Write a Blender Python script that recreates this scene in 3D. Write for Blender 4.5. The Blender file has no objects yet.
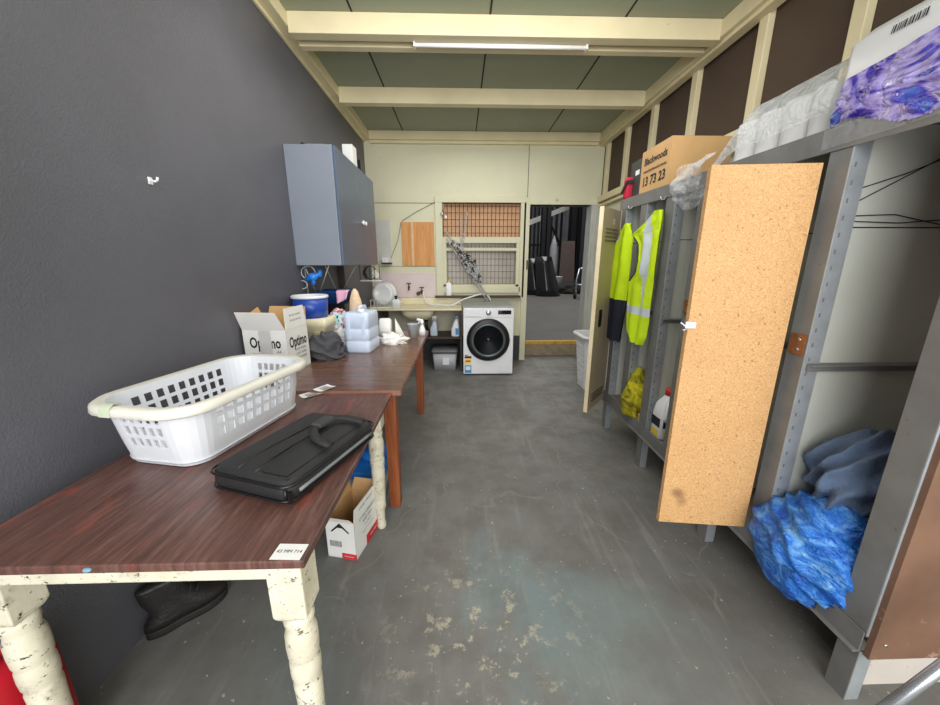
import bpy, bmesh, math, random
from mathutils import Vector, Matrix, noise, Euler
random.seed(7)
SC = bpy.context.scene
COL = SC.collection
PI = math.pi

# ------------------------------------------------------------------ camera
F, PITCH, YAW, H = 355.0, math.radians(14.0), math.radians(1.6), 1.29
FWD = Vector((math.sin(YAW)*math.cos(PITCH), math.cos(YAW)*math.cos(PITCH), -math.sin(PITCH)))
RT = Vector((math.cos(YAW), -math.sin(YAW), 0)); DN = FWD.cross(RT)
cd = bpy.data.cameras.new('camera'); cam = bpy.data.objects.new('camera', cd); COL.objects.link(cam)
cam.location = (0, 0, H); cam.rotation_euler = (PI/2-PITCH, 0, -YAW)
cd.sensor_width = 36; cd.lens = 36*F/940; cd.clip_start = .02
SC.camera = cam
def U(u, v, x=None, y=None, z=None):
    """measure a point of the room: where the sight line of photo pixel (u, v) meets a plane"""
    d = FWD + RT*((u-470)/F) + DN*((v-352.5)/F)
    t = x/d.x if x is not None else y/d.y if y is not None else (z-H)/d.z
    return Vector((0, 0, H)) + d*t

# ------------------------------------------------------------------ materials
def lin(c):
    return tuple((x/255/12.92 if x/255 <= .04045 else ((x/255+.055)/1.055)**2.4) for x in c) + (1,)
MATS = {}
class NT:
    def __init__(s, name):
        s.m = bpy.data.materials.new(name); s.m.use_nodes = True
        s.t = s.m.node_tree; s.b = s.t.nodes['Principled BSDF']; s.out = s.t.nodes['Material Output']
        s.tc = s.n('ShaderNodeTexCoord')
    def n(s, typ, **k):
        x = s.t.nodes.new(typ)
        for a, v in k.items():
            if a in x.inputs.keys(): x.inputs[a].default_value = v
            else: setattr(x, a, v)
        return x
    def l(s, a, b): s.t.links.new(a, b)
    def coord(s, scale=(1,1,1), rot=(0,0,0), loc=(0,0,0)):
        mp = s.n('ShaderNodeMapping'); mp.inputs['Scale'].default_value = scale
        mp.inputs['Rotation'].default_value = rot; mp.inputs['Location'].default_value = loc
        s.l(s.tc.outputs['Object'], mp.inputs['Vector']); return mp.outputs[0]
    def noise(s, vec, scale, detail=4, rough=.55, dist=0):
        x = s.n('ShaderNodeTexNoise'); x.inputs['Scale'].default_value = scale; x.inputs['Detail'].default_value = detail
        x.inputs['Roughness'].default_value = rough; x.inputs['Distortion'].default_value = dist
        s.l(vec, x.inputs['Vector']); return x.outputs['Fac']
    def ramp(s, fac, stops):
        r = s.n('ShaderNodeValToRGB'); e = r.color_ramp.elements
        while len(e) < len(stops): e.new(.5)
        for i, (p, c) in enumerate(stops):
            e[i].position = p; e[i].color = c if len(c) == 4 else tuple(c)+(1,)
        s.l(fac, r.inputs[0]); return r.outputs[0]
    def mask(s, fac, a, b): return s.ramp(fac, [(a, (0,0,0,1)), (b, (1,1,1,1))])
    def mix(s, fac, a, b, mode='MIX'):
        x = s.n('ShaderNodeMixRGB', blend_type=mode)
        for sock, v in ((x.inputs[0], fac), (x.inputs[1], a), (x.inputs[2], b)):
            if hasattr(v, 'is_linked'): s.l(v, sock)
            else: sock.default_value = v
        return x.outputs[0]
    def math(s, op, a, b=0.0):
        x = s.n('ShaderNodeMath', operation=op)
        for sock, v in ((x.inputs[0], a), (x.inputs[1], b)):
            if hasattr(v, 'is_linked'): s.l(v, sock)
            else: sock.default_value = v
        return x.outputs[0]
    def bump(s, h, strength=.3, dist=.01):
        b = s.n('ShaderNodeBump'); b.inputs['Strength'].default_value = strength; b.inputs['Distance'].default_value = dist
        s.l(h, b.inputs['Height']); s.l(b.outputs[0], s.b.inputs['Normal'])
    def base(s, c):
        if hasattr(c, 'is_linked'): s.l(c, s.b.inputs['Base Color'])
        else: s.b.inputs['Base Color'].default_value = c
    def set(s, **k):
        for a, v in k.items(): s.b.inputs[a.replace('_', ' ')].default_value = v
        return s.m
def mul(c, k): return tuple(min(1, x*k) for x in c[:3]) + (1,)

def mat(name, c, rough=.6, metal=0., var=.12, scale=6, bump=0., bscale=60, stain=None, stain_at=.62, spec=.5):
    """plain procedural surface: a colour with noise mottling, optional stain colour and bump"""
    if name in MATS: return MATS[name]
    t = NT(name); c = lin(c)
    v = t.coord()
    n = t.noise(v, scale)
    col = t.ramp(n, [(.3, mul(c, 1-var)), (.7, mul(c, 1+var))])
    if stain: col = t.mix(t.mask(t.noise(v, scale*2.3, 6, .7), stain_at, stain_at+.06), col, lin(stain))
    t.base(col)
    if bump: t.bump(t.noise(v, bscale, 3), bump)
    t.set(Roughness=rough, Metallic=metal, Specular_IOR_Level=spec)
    MATS[name] = t.m; return t.m
def clear_mat(name, c, alpha, rough=.15, bscale=18, bump=.8):
    """thin see-through plastic film"""
    if name in MATS: return MATS[name]
    t = NT(name); v = t.coord()
    t.base(lin(c)); t.bump(t.noise(v, bscale, 3, .6, 1.5), bump, .03)
    lw = t.n('ShaderNodeLayerWeight', Blend=.35)
    a = t.math('ADD', t.math('MULTIPLY', lw.outputs['Facing'], .55), alpha)
    t.l(a, t.b.inputs['Alpha'])
    t.set(Roughness=rough, Specular_IOR_Level=.9)
    MATS[name] = t.m; return t.m

def m_floor():
    t = NT('worn_concrete'); v = t.coord()
    big = t.noise(v, 1.1, 5, .6, .4); mid = t.noise(v, 5, 8, .65); fine = t.noise(v, 60, 4, .7)
    col = t.ramp(big, [(.3, lin((104,102,99))), (.5, lin((120,120,117))), (.72, lin((138,136,131)))])
    col = t.mix(t.math('MULTIPLY', t.mask(mid, .42, .62), .5), col, lin((96,91,86)))
    teal = t.math('MULTIPLY', t.mask(t.noise(t.coord((1,.55,1), loc=(3.3,1.2,0)), 1.7, 5, .6, .5), .47, .6), .7)
    sx = t.n('ShaderNodeSeparateXYZ'); t.l(v, sx.inputs[0])
    def near(cx, cy, r0, r1):
        d = t.n('ShaderNodeVectorMath', operation='DISTANCE'); t.l(v, d.inputs[0]); d.inputs[1].default_value = (cx, cy, 0)
        return t.mask(d.outputs['Value'], r0, r1)
    inv = lambda s: t.math('SUBTRACT', 1.0, s)
    aisle = inv(near(.1, 1.3, .3, 1.6))
    col = t.mix(t.math('MULTIPLY', teal, aisle), col, lin((122,142,146)))
    streak = t.mask(t.noise(t.coord((7,.5,1)), 2, 6, .7), .55, .7)
    col = t.mix(t.math('MULTIPLY', streak, .35), col, lin((158,157,152)))
    chips = t.mask(t.noise(v, 13, 7, .75), .56, .60)
    col = t.mix(t.math('MULTIPLY', chips, inv(near(.08, 1.0, .05, .45))), col, lin((186,178,158)))
    flecks = t.mask(t.noise(v, 55, 2, .5), .71, .73)
    col = t.mix(t.math('MULTIPLY', flecks, .8), col, lin((190,186,175)))
    vo = t.n('ShaderNodeTexVoronoi', feature='DISTANCE_TO_EDGE'); vo.inputs['Scale'].default_value = .95
    wv = t.n('ShaderNodeVectorMath', operation='ADD'); t.l(v, wv.inputs[0])
    nz = t.n('ShaderNodeTexNoise'); nz.inputs['Scale'].default_value = 3; t.l(v, nz.inputs['Vector'])
    sc = t.n('ShaderNodeVectorMath', operation='SCALE'); sc.inputs['Scale'].default_value = .35; t.l(nz.outputs['Color'], sc.inputs[0])
    t.l(sc.outputs[0], wv.inputs[1]); t.l(wv.outputs[0], vo.inputs['Vector'])
    crack = t.math('MULTIPLY', inv(t.mask(vo.outputs['Distance'], .002, .006)), t.mask(mid, .45, .55))
    col = t.mix(t.math('MULTIPLY', crack, .28), col, lin((165,162,155)))
    t.base(t.mix(t.math('MULTIPLY', fine, .22), col, lin((90,87,84))))
    t.bump(t.noise(v, 40, 5), .15, .004)
    rg = t.ramp(mid, [(.3, (.42,)*3), (.7, (.68,)*3)]); t.l(rg, t.b.inputs['Roughness'])
    return t.set(Specular_IOR_Level=.4)
def m_charcoal():
    t = NT('charcoal_wall_paint'); v = t.coord()
    n = t.noise(v, 1.4, 5); f = t.noise(v, 160, 3, .6)
    t.base(t.ramp(n, [(.3, lin((86,86,93))), (.7, lin((98,98,107)))]))
    t.bump(f, .55, .004)
    return t.set(Roughness=.5, Specular_IOR_Level=.55)
def m_distressed():
    t = NT('chipped_cream_paint'); v = t.coord()
    base = t.ramp(t.noise(v, 9, 6), [(.3, lin((205,198,176))), (.7, lin((232,226,206)))])
    chip = t.mask(t.noise(t.coord((1,1,1.5)), 44, 8, .74), .59, .62)
    dirt = t.mask(t.noise(v, 14, 8, .7), .55, .75)
    col = t.mix(t.math('MULTIPLY', dirt, .7), base, lin((138,124,100)))
    t.base(t.mix(chip, col, lin((52,42,34))))
    t.bump(t.noise(v, 50, 6), .3, .004)
    return t.set(Roughness=.55)
def m_table_dark():
    t = NT('worn_mahogany'); v = t.coord((14,1.2,1)); w = t.coord()
    g = t.noise(v, 6, 8, .7, .3)
    col = t.ramp(g, [(.3, lin((72,48,44))), (.55, lin((106,74,67))), (.75, lin((134,102,93)))])
    red = t.math('MULTIPLY', t.mask(t.noise(t.coord((4.2,1.2,1), loc=(.3,.2,0)), 3.1, 6, .65), .58, .66), .7)
    col = t.mix(red, col, lin((150,74,62)))
    t.base(col); t.bump(g, .12, .003)
    rg = t.ramp(t.noise(w, 7, 4), [(.3, (.3,)*3), (.7, (.5,)*3)]); t.l(rg, t.b.inputs['Roughness'])
    return t.set(Specular_IOR_Level=.5)
def m_wood(name, a, b, c, axis='y', rough=.45, k=5):
    if name in MATS: return MATS[name]
    t = NT(name); s = {'x': (1,12,12), 'y': (12,1,12), 'z': (12,12,1)}[axis]
    g = t.noise(t.coord(s), k, 8, .65, .6)
    t.base(t.ramp(g, [(.3, lin(a)), (.5, lin(b)), (.72, lin(c))])); t.bump(g, .1, .003)
    MATS[name] = t.set(Roughness=rough); return t.m
def m_chip():
    t = NT('raw_chipboard'); v = t.coord()
    f = t.noise(v, 210, 4, .75); b = t.noise(v, 5, 5)
    col = t.ramp(f, [(.3, lin((176,128,80))), (.5, lin((211,164,110))), (.7, lin((234,192,140)))])
    col = t.mix(t.math('MULTIPLY', t.mask(b, .5, .75), .35), col, lin((190,140,84)))
    dark = t.mask(t.noise(v, 95, 2, .5), .68, .71)
    col = t.mix(t.math('MULTIPLY', dark, .7), col, lin((120,80,48)))
    for p_ in ((-.53,-.48,.40), (-.52,-.48,.37), (-.545,-.48,.41)):
        dn = t.n('ShaderNodeVectorMath', operation='DISTANCE'); t.l(v, dn.inputs[0]); dn.inputs[1].default_value = p_
        col = t.mix(t.ramp(dn.outputs['Value'], [(.008, (.7,)*3), (.03, (0,)*3)]), col, lin((128,88,54)))
    t.base(col)
    return t.set(Roughness=.62)
def m_purple():
    t = NT('purple_printed_film'); v = t.coord((1,1.5,2.2), rot=(.6,0,0))
    n = t.noise(v, 2.6, 2, .5, 2.0)
    col = t.ramp(n, [(.34, lin((36,24,120))), (.42, lin((66,40,172))), (.47, lin((150,130,214))), (.54, lin((182,170,224))), (.6, lin((70,46,176))), (.68, lin((84,120,210)))])
    painted_glint = t.mask(t.noise(t.coord((1,3,3)), 6, 3, .6, 2.5), .66, .70)  # near-white highlights painted into the film colour
    t.base(t.mix(painted_glint, col, lin((238,236,250))))
    t.bump(t.noise(v, 9, 3, .5, 1.5), .8, .03)
    return t.set(Roughness=.13, Specular_IOR_Level=.9)
def m_crumple(name, a, b, c, rough, scale=9, bump=.9, spec=.7):
    t = NT(name); v = t.coord((1,1,1.6))
    n = t.noise(v, scale, 5, .6, 1.4)
    t.base(t.ramp(n, [(.32, lin(a)), (.52, lin(b)), (.7, lin(c))]))
    t.bump(t.noise(v, scale*2.2, 4, .6, 1.2), bump, .02)
    return t.set(Roughness=rough, Specular_IOR_Level=spec)
def m_cloth_print():
    t = NT('printed_cotton'); v = t.coord()
    vo = t.n('ShaderNodeTexVoronoi'); vo.inputs['Scale'].default_value = 26; t.l(v, vo.inputs['Vector'])
    dots = t.mask(vo.outputs['Distance'], .22, .3)
    pick = t.ramp(t.noise(v, 14, 2), [(.38, lin((150,205,215))), (.5, lin((196,228,230))), (.56, lin((190,30,60))), (.64, lin((240,235,235)))])
    t.base(t.mix(dots, lin((60,40,60)), pick)); t.bump(t.noise(v, 30, 3), .4)
    return t.set(Roughness=.9)

M_FLOOR = m_floor(); M_CHAR = m_charcoal(); M_DIS = m_distressed(); M_TOP = m_table_dark(); M_CHIP = m_chip(); M_PUR = m_purple()
CREAM = mat('cream_gloss_timber', (226,214,176), .5, var=.07, scale=3, stain=(176,156,116), stain_at=.7)
WALLC = mat('pale_green_wall_board', (216,214,186), .6, var=.05, scale=2, stain=(176,170,134), stain_at=.68)
CEILM = mat('grey_green_ceiling_board', (150,156,136), .65, var=.05, scale=2)
JOINT = mat('dark_joint', (40,38,34), .9)
BROWNP = mat('dark_brown_fibreboard', (82,66,54), .85, var=.1, scale=3, bump=.5, bscale=220)
STEEL = mat('painted_grey_steel', (122,122,121), .5, .1, var=.14, scale=9, stain=(84,78,74), stain_at=.66)
GALV = mat('galvanised_steel', (172,178,184), .4, .35, var=.12, scale=16)
PANELG = mat('pale_grey_green_panel', (206,208,198), .55, var=.06, scale=3, stain=(160,158,142), stain_at=.74)
BASEW = mat('dusty_brown_shelf', (128,108,94), .8, var=.2, scale=9)
WHITEP = mat('white_plastic', (236,238,242), .35, var=.02)
LIDY = mat('aged_white_plastic', (228,225,215), .45, var=.06, scale=7)
TAPE = mat('green_masking_tape', (206,216,190), .6)
BLACKF = mat('black_nylon', (36,36,38), .62, var=.15, scale=20, bump=.35, bscale=300)
BLACKP = mat('black_plastic', (24,24,26), .35)
GREYTRIM = mat('grey_piping', (120,124,128), .5)
PAPER = mat('white_paper', (240,240,238), .8, var=.02)
INK = mat('black_ink', (28,28,32), .7)
NAVY = mat('navy_cloth', (28,32,48), .9, bump=.3, bscale=200)
HIVIS = mat('hi_vis_yellow_cloth', (206,238,20), .8, var=.08, scale=10, bump=.15, bscale=40)
REFL = mat('silver_reflective_tape', (205,215,222), .4, var=.05)
CABB = mat('blue_grey_enamel', (124,131,143), .38, var=.06, scale=4)
CABD = mat('slate_blue_enamel', (72,88,112), .3, var=.08, scale=4)
CARDB = mat('brown_cardboard', (204,164,112), .8, var=.07, scale=5)
CARDI = mat('cardboard_inside', (206,166,116), .85, var=.08, scale=6)
CARDW = mat('white_carton_print', (232,232,230), .6, var=.03)
RED = mat('red_print', (206,44,54), .5)
REDP = mat('red_plastic', (190,28,44), .4)
BLUEP = mat('blue_plastic', (38,74,170), .3)
BLUED = mat('dark_blue_plastic', (30,72,130), .35)
BLUEL = mat('bright_blue_plastic', (40,128,224), .35)
CREAMP = mat('cream_plastic', (238,230,196), .45, var=.04)
SINK = mat('cream_enamel_sink', (228,220,186), .35, var=.06, scale=6, stain=(176,158,116), stain_at=.66)
PINKB = mat('pink_splashback_board', (220,204,206), .5, var=.06, scale=5, stain=(190,170,168), stain_at=.68)
PLY = m_wood('pine_plywood', (196,132,72), (214,152,88), (228,172,108), 'z', .6, 3)
ORANGEW = m_wood('orange_timber', (112,56,28), (146,78,42), (170,98,58), 'z', .45, 4)
LAMIN = m_wood('brown_laminate', (84,58,48), (108,78,66), (126,94,80), 'x', .24, 4)
GREYW = m_wood('weathered_grey_timber', (168,170,168), (192,194,190), (212,212,208), 'z', .8, 4)
BEIGE = mat('beige_enamel_steel', (176,160,134), .5, var=.06, scale=6, stain=(150,132,104), stain_at=.7)
PALEEDGE = mat('cream_door_edge', (232,216,180), .55)
HARDB = mat('brown_hardboard', (122,90,72), .7, var=.2, scale=6, stain=(168,134,114), stain_at=.62)
RUST = mat('rusty_brass', (150,94,56), .5, .3, var=.25, scale=40)
CHROME = mat('bright_steel', (200,204,210), .25, .8)
BRASS = mat('tarnished_brass', (98,82,64), .4, .6, var=.3, scale=40)
DARKW = mat('dark_stained_timber', (70,54,46), .6, var=.2, scale=10)
DARKLOW = mat('dark_grey_low_wall', (66,66,70), .7, var=.12)
DARKM = mat('dark_steel', (38,38,40), .6, .3)
MESHM = mat('rusty_mesh', (84,44,28), .7)
MESHD = mat('dull_mesh', (96,84,76), .7)
ORBOARD = mat('orange_brown_board', (214,170,132), .7, var=.1, scale=4)
TUBEW = mat('white_enamel_fitting', (236,234,226), .35, var=.02)
TOWEL = mat('slate_blue_fleece', (92,110,138), .95, var=.14, scale=18, bump=.5, bscale=120)
BLUEBAG = m_crumple('blue_polythene', (14,84,190), (44,126,222), (120,182,240), .2, 13, 1.0)
JACKM = mat('charcoal_fleece', (78,78,83), .95, var=.2, scale=12, bump=.4, bscale=120)
PINKC = mat('pink_cloth', (228,176,204), .9, bump=.3, bscale=60)
PEACH = mat('peach_print_cloth', (232,204,172), .9, var=.1, scale=40)
PRINTC = m_cloth_print()
WHITEBAG = m_crumple('white_plastic_bag', (206,204,204), (232,232,232), (246,246,248), .35, 16, .9)
TISSUE = mat('tissue_paper', (240,238,234), .9, var=.05, scale=14, bump=.4, bscale=30)
JERRY = mat('translucent_blue_white_plastic', (206,220,242), .4, var=.04, scale=8)
BOTB = mat('pale_blue_bottle_plastic', (196,212,228), .3, var=.06)
GLASSD = mat('dark_glass', (22,24,26), .06, spec=.8)
RING = mat('grey_door_ring', (96,104,110), .3, .4)
YELB = mat('yellow_plastic', (232,206,50), .35)
STYEL = mat('yellow_sticker', (244,214,110), .5); STBLU = mat('blue_sticker', (60,150,206), .5)
TUBG = mat('clear_grey_tub_plastic', (176,178,184), .35, var=.08, scale=10)
TUBL = mat('grey_lid_plastic', (104,104,108), .45)
WARE = mat('corrugated_dark_wall', (176,178,182), .7, var=.15, scale=2)
WAREF = mat('warehouse_concrete', (96,94,90), .7, var=.12, scale=2)
YSTEP = mat('yellow_step_paint', (206,160,50), .6, var=.2, scale=20, stain=(120,96,50), stain_at=.58)
ROLLW = mat('white_paper_roll', (236,236,236), .85, var=.03, scale=8)
WRAP = clear_mat('clear_plastic_wrap', (236,240,244), .22)
FILM = clear_mat('clear_film', (244,244,250), .03, .1)
RUB = mat('black_rubber', (30,29,28), .75, var=.2, scale=20, bump=.3)
CHAINM = mat('chain_steel', (206,206,208), .35, .3)
WOODB = mat('pale_wood_block', (196,164,128), .8)
DULLG = mat('dull_grey_pane', (176,168,158), .35, var=.1, scale=3)

# ------------------------------------------------------------------ mesh building
class MB:
    def __init__(s): s.v = []; s.f = []; s.m = []; s.s = []
    def add(s, vs, fs, m=0, smooth=False):
        o = len(s.v); s.v += [Vector(p) for p in vs]
        for i, f in enumerate(fs):
            s.f.append(tuple(o+k for k in f)); s.m.append(m[i] if isinstance(m, list) else m); s.s.append(smooth)
        return s
    def box(s, x0, x1, y0, y1, z0, z1, m=0):
        vs = [(x,y,z) for x in (x0,x1) for y in (y0,y1) for z in (z0,z1)]
        return s.add(vs, [(0,1,3,2),(4,6,7,5),(0,4,5,1),(2,3,7,6),(0,2,6,4),(1,5,7,3)], m)
    def ob(s, c, size, R=None, m=0):
        R = R or Matrix(); a, b, d = (k/2 for k in size); c = Vector(c)
        vs = [c + R.to_3x3() @ Vector((x,y,z)) for x in (-a,a) for y in (-b,b) for z in (-d,d)]
        return s.add(vs, [(0,1,3,2),(4,6,7,5),(0,4,5,1),(2,3,7,6),(0,2,6,4),(1,5,7,3)], m)
    def hexa(s, bot, top, m=0):
        """frustum between two 4-point loops"""
        return s.add(list(bot)+list(top), [(3,2,1,0),(4,5,6,7),(0,1,5,4),(1,2,6,5),(2,3,7,6),(3,0,4,7)], m)
    def bar(s, a, b, w, h, m=0):
        a, b = Vector(a), Vector(b); d = b-a; q = d.to_track_quat('Y', 'Z').to_matrix()
        return s.ob((a+b)/2, (w, d.length, h), q, m)
    def tube(s, pts, r, n=8, m=0, cap=True, closed=False):
        pts = [Vector(p) for p in pts]; N = len(pts); rings = []; up = None
        for i, p in enumerate(pts):
            d = (pts[(i+1) % N] - pts[i-1]) if (closed or 0 < i < N-1) else (pts[1]-pts[0] if i == 0 else pts[-1]-pts[-2])
            d.normalize()
            if up is None: up = d.orthogonal().normalized()
            up = (up - d*up.dot(d)).normalized(); w = d.cross(up)
            rr = r[i] if isinstance(r, (list, tuple)) else r
            rings.append([p + (up*math.cos(2*PI*k/n) + w*math.sin(2*PI*k/n))*rr for k in range(n)])
        vs = [q for ring in rings for q in ring]; fs = []
        for i in range(N if closed else N-1):
            j = (i+1) % N
            for k in range(n): fs.append((i*n+k, i*n+(k+1) % n, j*n+(k+1) % n, j*n+k))
        if cap and not closed: fs += [tuple(range(n-1, -1, -1)), tuple((N-1)*n+k for k in range(n))]
        return s.add(vs, fs, m, True)
    def lathe(s, c, prof, n=24, m=0, R=None, caps=True):
        c = Vector(c); R = (R or Matrix()).to_3x3(); vs = []; fs = []
        for r, z in prof:
            vs += [c + R @ Vector((r*math.cos(2*PI*k/n), r*math.sin(2*PI*k/n), z)) for k in range(n)]
        for i in range(len(prof)-1):
            for k in range(n): fs.append((i*n+k, i*n+(k+1) % n, (i+1)*n+(k+1) % n, (i+1)*n+k))
        if caps: fs += [tuple(range(n-1, -1, -1)), tuple((len(prof)-1)*n+k for k in range(n))]
        return s.add(vs, fs, m, True)
    def loft(s, loops, m=0, cap=True, smooth=True):
        n = len(loops[0]); vs = [p for l in loops for p in l]; fs = []
        for i in range(len(loops)-1):
            for k in range(n): fs.append((i*n+k, i*n+(k+1) % n, (i+1)*n+(k+1) % n, (i+1)*n+k))
        if cap: fs += [tuple(range(n-1, -1, -1)), tuple((len(loops)-1)*n+k for k in range(n))]
        return s.add(vs, fs, m, smooth)
    def poly(s, pts, m=0): return s.add(pts, [tuple(range(len(pts)))], m)
    def slab(s, pts, off, m=0):
        n = len(pts); off = Vector(off); vs = [Vector(p) for p in pts]; vs += [p+off for p in vs]
        return s.add(vs, [tuple(range(n-1, -1, -1)), tuple(range(n, 2*n))] + [(i, (i+1) % n, n+(i+1) % n, n+i) for i in range(n)], m)
    def grid(s, fn, nu, nv, m=0, smooth=True):
        vs = [fn(i/nu, j/nv) for j in range(nv+1) for i in range(nu+1)]; fs = []; ms = []
        for j in range(nv):
            for i in range(nu):
                fs.append((j*(nu+1)+i, j*(nu+1)+i+1, (j+1)*(nu+1)+i+1, (j+1)*(nu+1)+i))
                ms.append(m((i+.5)/nu, (j+.5)/nv) if callable(m) else m)
        return s.add(vs, fs, ms, smooth)
    def ball(s, c, r, m=0, sub=3, fn=None):
        bm = bmesh.new(); bmesh.ops.create_icosphere(bm, subdivisions=sub, radius=1)
        r = Vector(r) if hasattr(r, '__len__') else Vector((r,r,r)); c = Vector(c)
        vs = []
        for v in bm.verts:
            d = v.co.copy(); k = fn(d) if fn else 1
            vs.append(c + Vector((d.x*r.x, d.y*r.y, d.z*r.z))*k)
        fs = [tuple(v.index for v in f.verts) for f in bm.faces]; bm.free()
        return s.add(vs, fs, m, True)
    def text(s, body, size, M4, m=0, bold=0., sx=1.):
        """flat lettering, centred, in the XY plane of M4"""
        cu = bpy.data.curves.new('lettering', 'FONT'); cu.body = body; cu.size = size; cu.align_x = 'CENTER'; cu.align_y = 'CENTER'
        cu.offset = bold; cu.resolution_u = 2
        o = bpy.data.objects.new('lettering', cu); COL.objects.link(o)
        bpy.context.view_layer.update()
        me = bpy.data.meshes.new_from_object(o.evaluated_get(bpy.context.evaluated_depsgraph_get()))
        s.add([M4 @ Vector((v.co.x*sx, v.co.y, 0)) for v in me.vertices], [tuple(p.vertices) for p in me.polygons], m)
        bpy.data.objects.remove(o); bpy.data.curves.remove(cu); bpy.data.meshes.remove(me)
        return s
def frame(o, right, up):
    right = Vector(right).normalized(); up = Vector(up); up = (up - right*up.dot(right)).normalized(); n = right.cross(up)
    M = Matrix((right, up, n)).transposed().to_4x4(); M.translation = Vector(o); return M

W = {}; LOCK = None; TILT = .022
def thing(name, label, cat, loc=(0,0,0), rz=0., group=None):
    o = bpy.data.objects.new(name, None); COL.objects.link(o); o.empty_display_size = .05
    o.location = loc; o.rotation_euler = (0, 0, rz)
    o['label'] = label; o['category'] = cat
    if group: o['group'] = group
    W[o] = Matrix.Translation(loc) @ Matrix.Rotation(rz, 4, 'Z'); return o
def part(name, parent, mb, mats, label=None, bevel=0., solid=0., sub=0, local=False, kind=None, segs=2):
    me = bpy.data.meshes.new(name); M = W[parent] if parent else Matrix(); Mi = M.inverted()
    if LOCK and parent and (parent is LOCK or parent.parent is LOCK):
        for v in mb.v: v.z += TILT*(v.y-.76)          # the bank stands a little out of level
    me.from_pydata([(v if local else Mi @ v) for v in mb.v], [], mb.f); me.update()
    for k in (mats if isinstance(mats, (list, tuple)) else [mats]): me.materials.append(k)
    for p, mi, sm in zip(me.polygons, mb.m, mb.s): p.material_index = mi; p.use_smooth = sm
    o = bpy.data.objects.new(name, me); COL.objects.link(o)
    if parent: o.parent = parent
    W[o] = M
    if label: o['label'] = label
    if kind: o['kind'] = kind
    if solid:
        md = o.modifiers.new('solid', 'SOLIDIFY'); md.thickness = solid; md.offset = 0
    if bevel:
        md = o.modifiers.new('bevel', 'BEVEL'); md.width = bevel; md.segments = segs; md.limit_method = 'ANGLE'; md.angle_limit = .6; md.harden_normals = False
    if sub:
        md = o.modifiers.new('sub', 'SUBSURF'); md.levels = sub; md.render_levels = sub
    return o
def one(name, label, cat, mb, mats, loc=(0,0,0), group=None, **k):
    """a thing that is a single mesh, with its origin at loc"""
    for i in range(len(mb.v)): mb.v[i] = mb.v[i] - Vector(loc)
    o = part(name, None, mb, mats, **k); o.location = loc; W[o] = Matrix.Translation(loc)
    o['label'] = label; o['category'] = cat
    if group: o['group'] = group
    return o
def struct(name, mb, mats, **k):
    return part(name, None, mb, mats, kind='structure', **k)
def fbm(p, f, seed=0): return noise.fractal(Vector(p)*f + Vector((seed*7.3, seed*3.1, seed*1.7)), .9, 2.0, 4)
def rrect(w, d, r, n=6, cx=0, cy=0, z=0):
    pts = []
    for sx, sy, a0 in ((1,1,0),(-1,1,PI/2),(-1,-1,PI),(1,-1,1.5*PI)):
        for i in range(n+1):
            a = a0 + PI/2*i/n
            pts.append(Vector((cx + sx*(w/2-r) + r*math.cos(a), cy + sy*(d/2-r) + r*math.sin(a), z)))
    return pts

# ------------------------------------------------------------------ the room
XL, XR, YB, ZC, YF = -1.14, 1.78, 4.75, 2.80, -1.7
struct('floor', MB().box(XL-.12, XR+.12, YF, 5.0, -.1, 0), M_FLOOR)
mb = MB().box(XL-.12, XR+.12, YF, YB+.12, ZC, ZC+.1)
for x in (-.655, .2, 1.055): mb.box(x-.006, x+.006, YF, YB, ZC-.002, ZC+.01, 1)
struct('ceiling', mb, [CEILM, JOINT])
struct('wall_left', MB().box(XL-.12, XL, YF, YB+.12, 0, ZC), M_CHAR)
# right wall: lower boarding, upper dark infill
mb = MB().box(XR, XR+.12, YF, YB+.12, 0, 2.06, 0).box(XR+.03, XR+.12, YF, YB+.12, 2.06, ZC, 1)
struct('wall_right', mb, [WALLC, BROWNP])
mb = MB()
for y in (-.9, -.05, .6, 1.23, 1.835, 2.41, 3.03, 3.62, 4.15, 4.66): mb.box(XR-.012, XR+.03, y-.034, y+.034, 2.1, 2.74)
struct('trim_1', mb, CREAM, bevel=.004)                                                     # studs
struct('trim_2', MB().box(XR-.06, XR+.03, YF, YB, 2.03, 2.1).box(XR-.05, XR, YF, YB, 1.98, 2.005), CREAM, bevel=.004)   # sill rail
struct('trim_3', MB().box(XR-.1, XR+.03, YF, YB, 2.7, ZC).box(XR-.07, XR, YF, YB, 2.675, 2.7), CREAM, bevel=.004)       # plate right
struct('trim_4', MB().box(XL, XL+.085, YF, YB, 2.72, ZC).box(XL, XL+.02, YF, YB, 2.7, 2.72), CREAM, bevel=.004)        # plate left
struct('trim_5', MB().box(XL+.085, XR-.1, 2.65, 2.73, 2.685, ZC), CREAM, bevel=.004)         # beams
struct('trim_6', MB().box(XL+.085, XR-.1, 2.80, 2.86, 2.69, ZC), CREAM, bevel=.004)
struct('trim_7', MB().box(XL+.085, XR-.1, 3.61, 3.69, 2.675, ZC), CREAM, bevel=.004)
struct('trim_8', MB().box(XL+.085, XR-.1, 4.66, 4.75, 2.71, ZC).box(XL+.085, XR-.1, 4.70, 4.75, 2.68, 2.71), CREAM, bevel=.004)
struct('trim_9', MB().box(XL+.085, XR-.1, 1.62, 1.70, 2.685, ZC), CREAM, bevel=.004)
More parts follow.
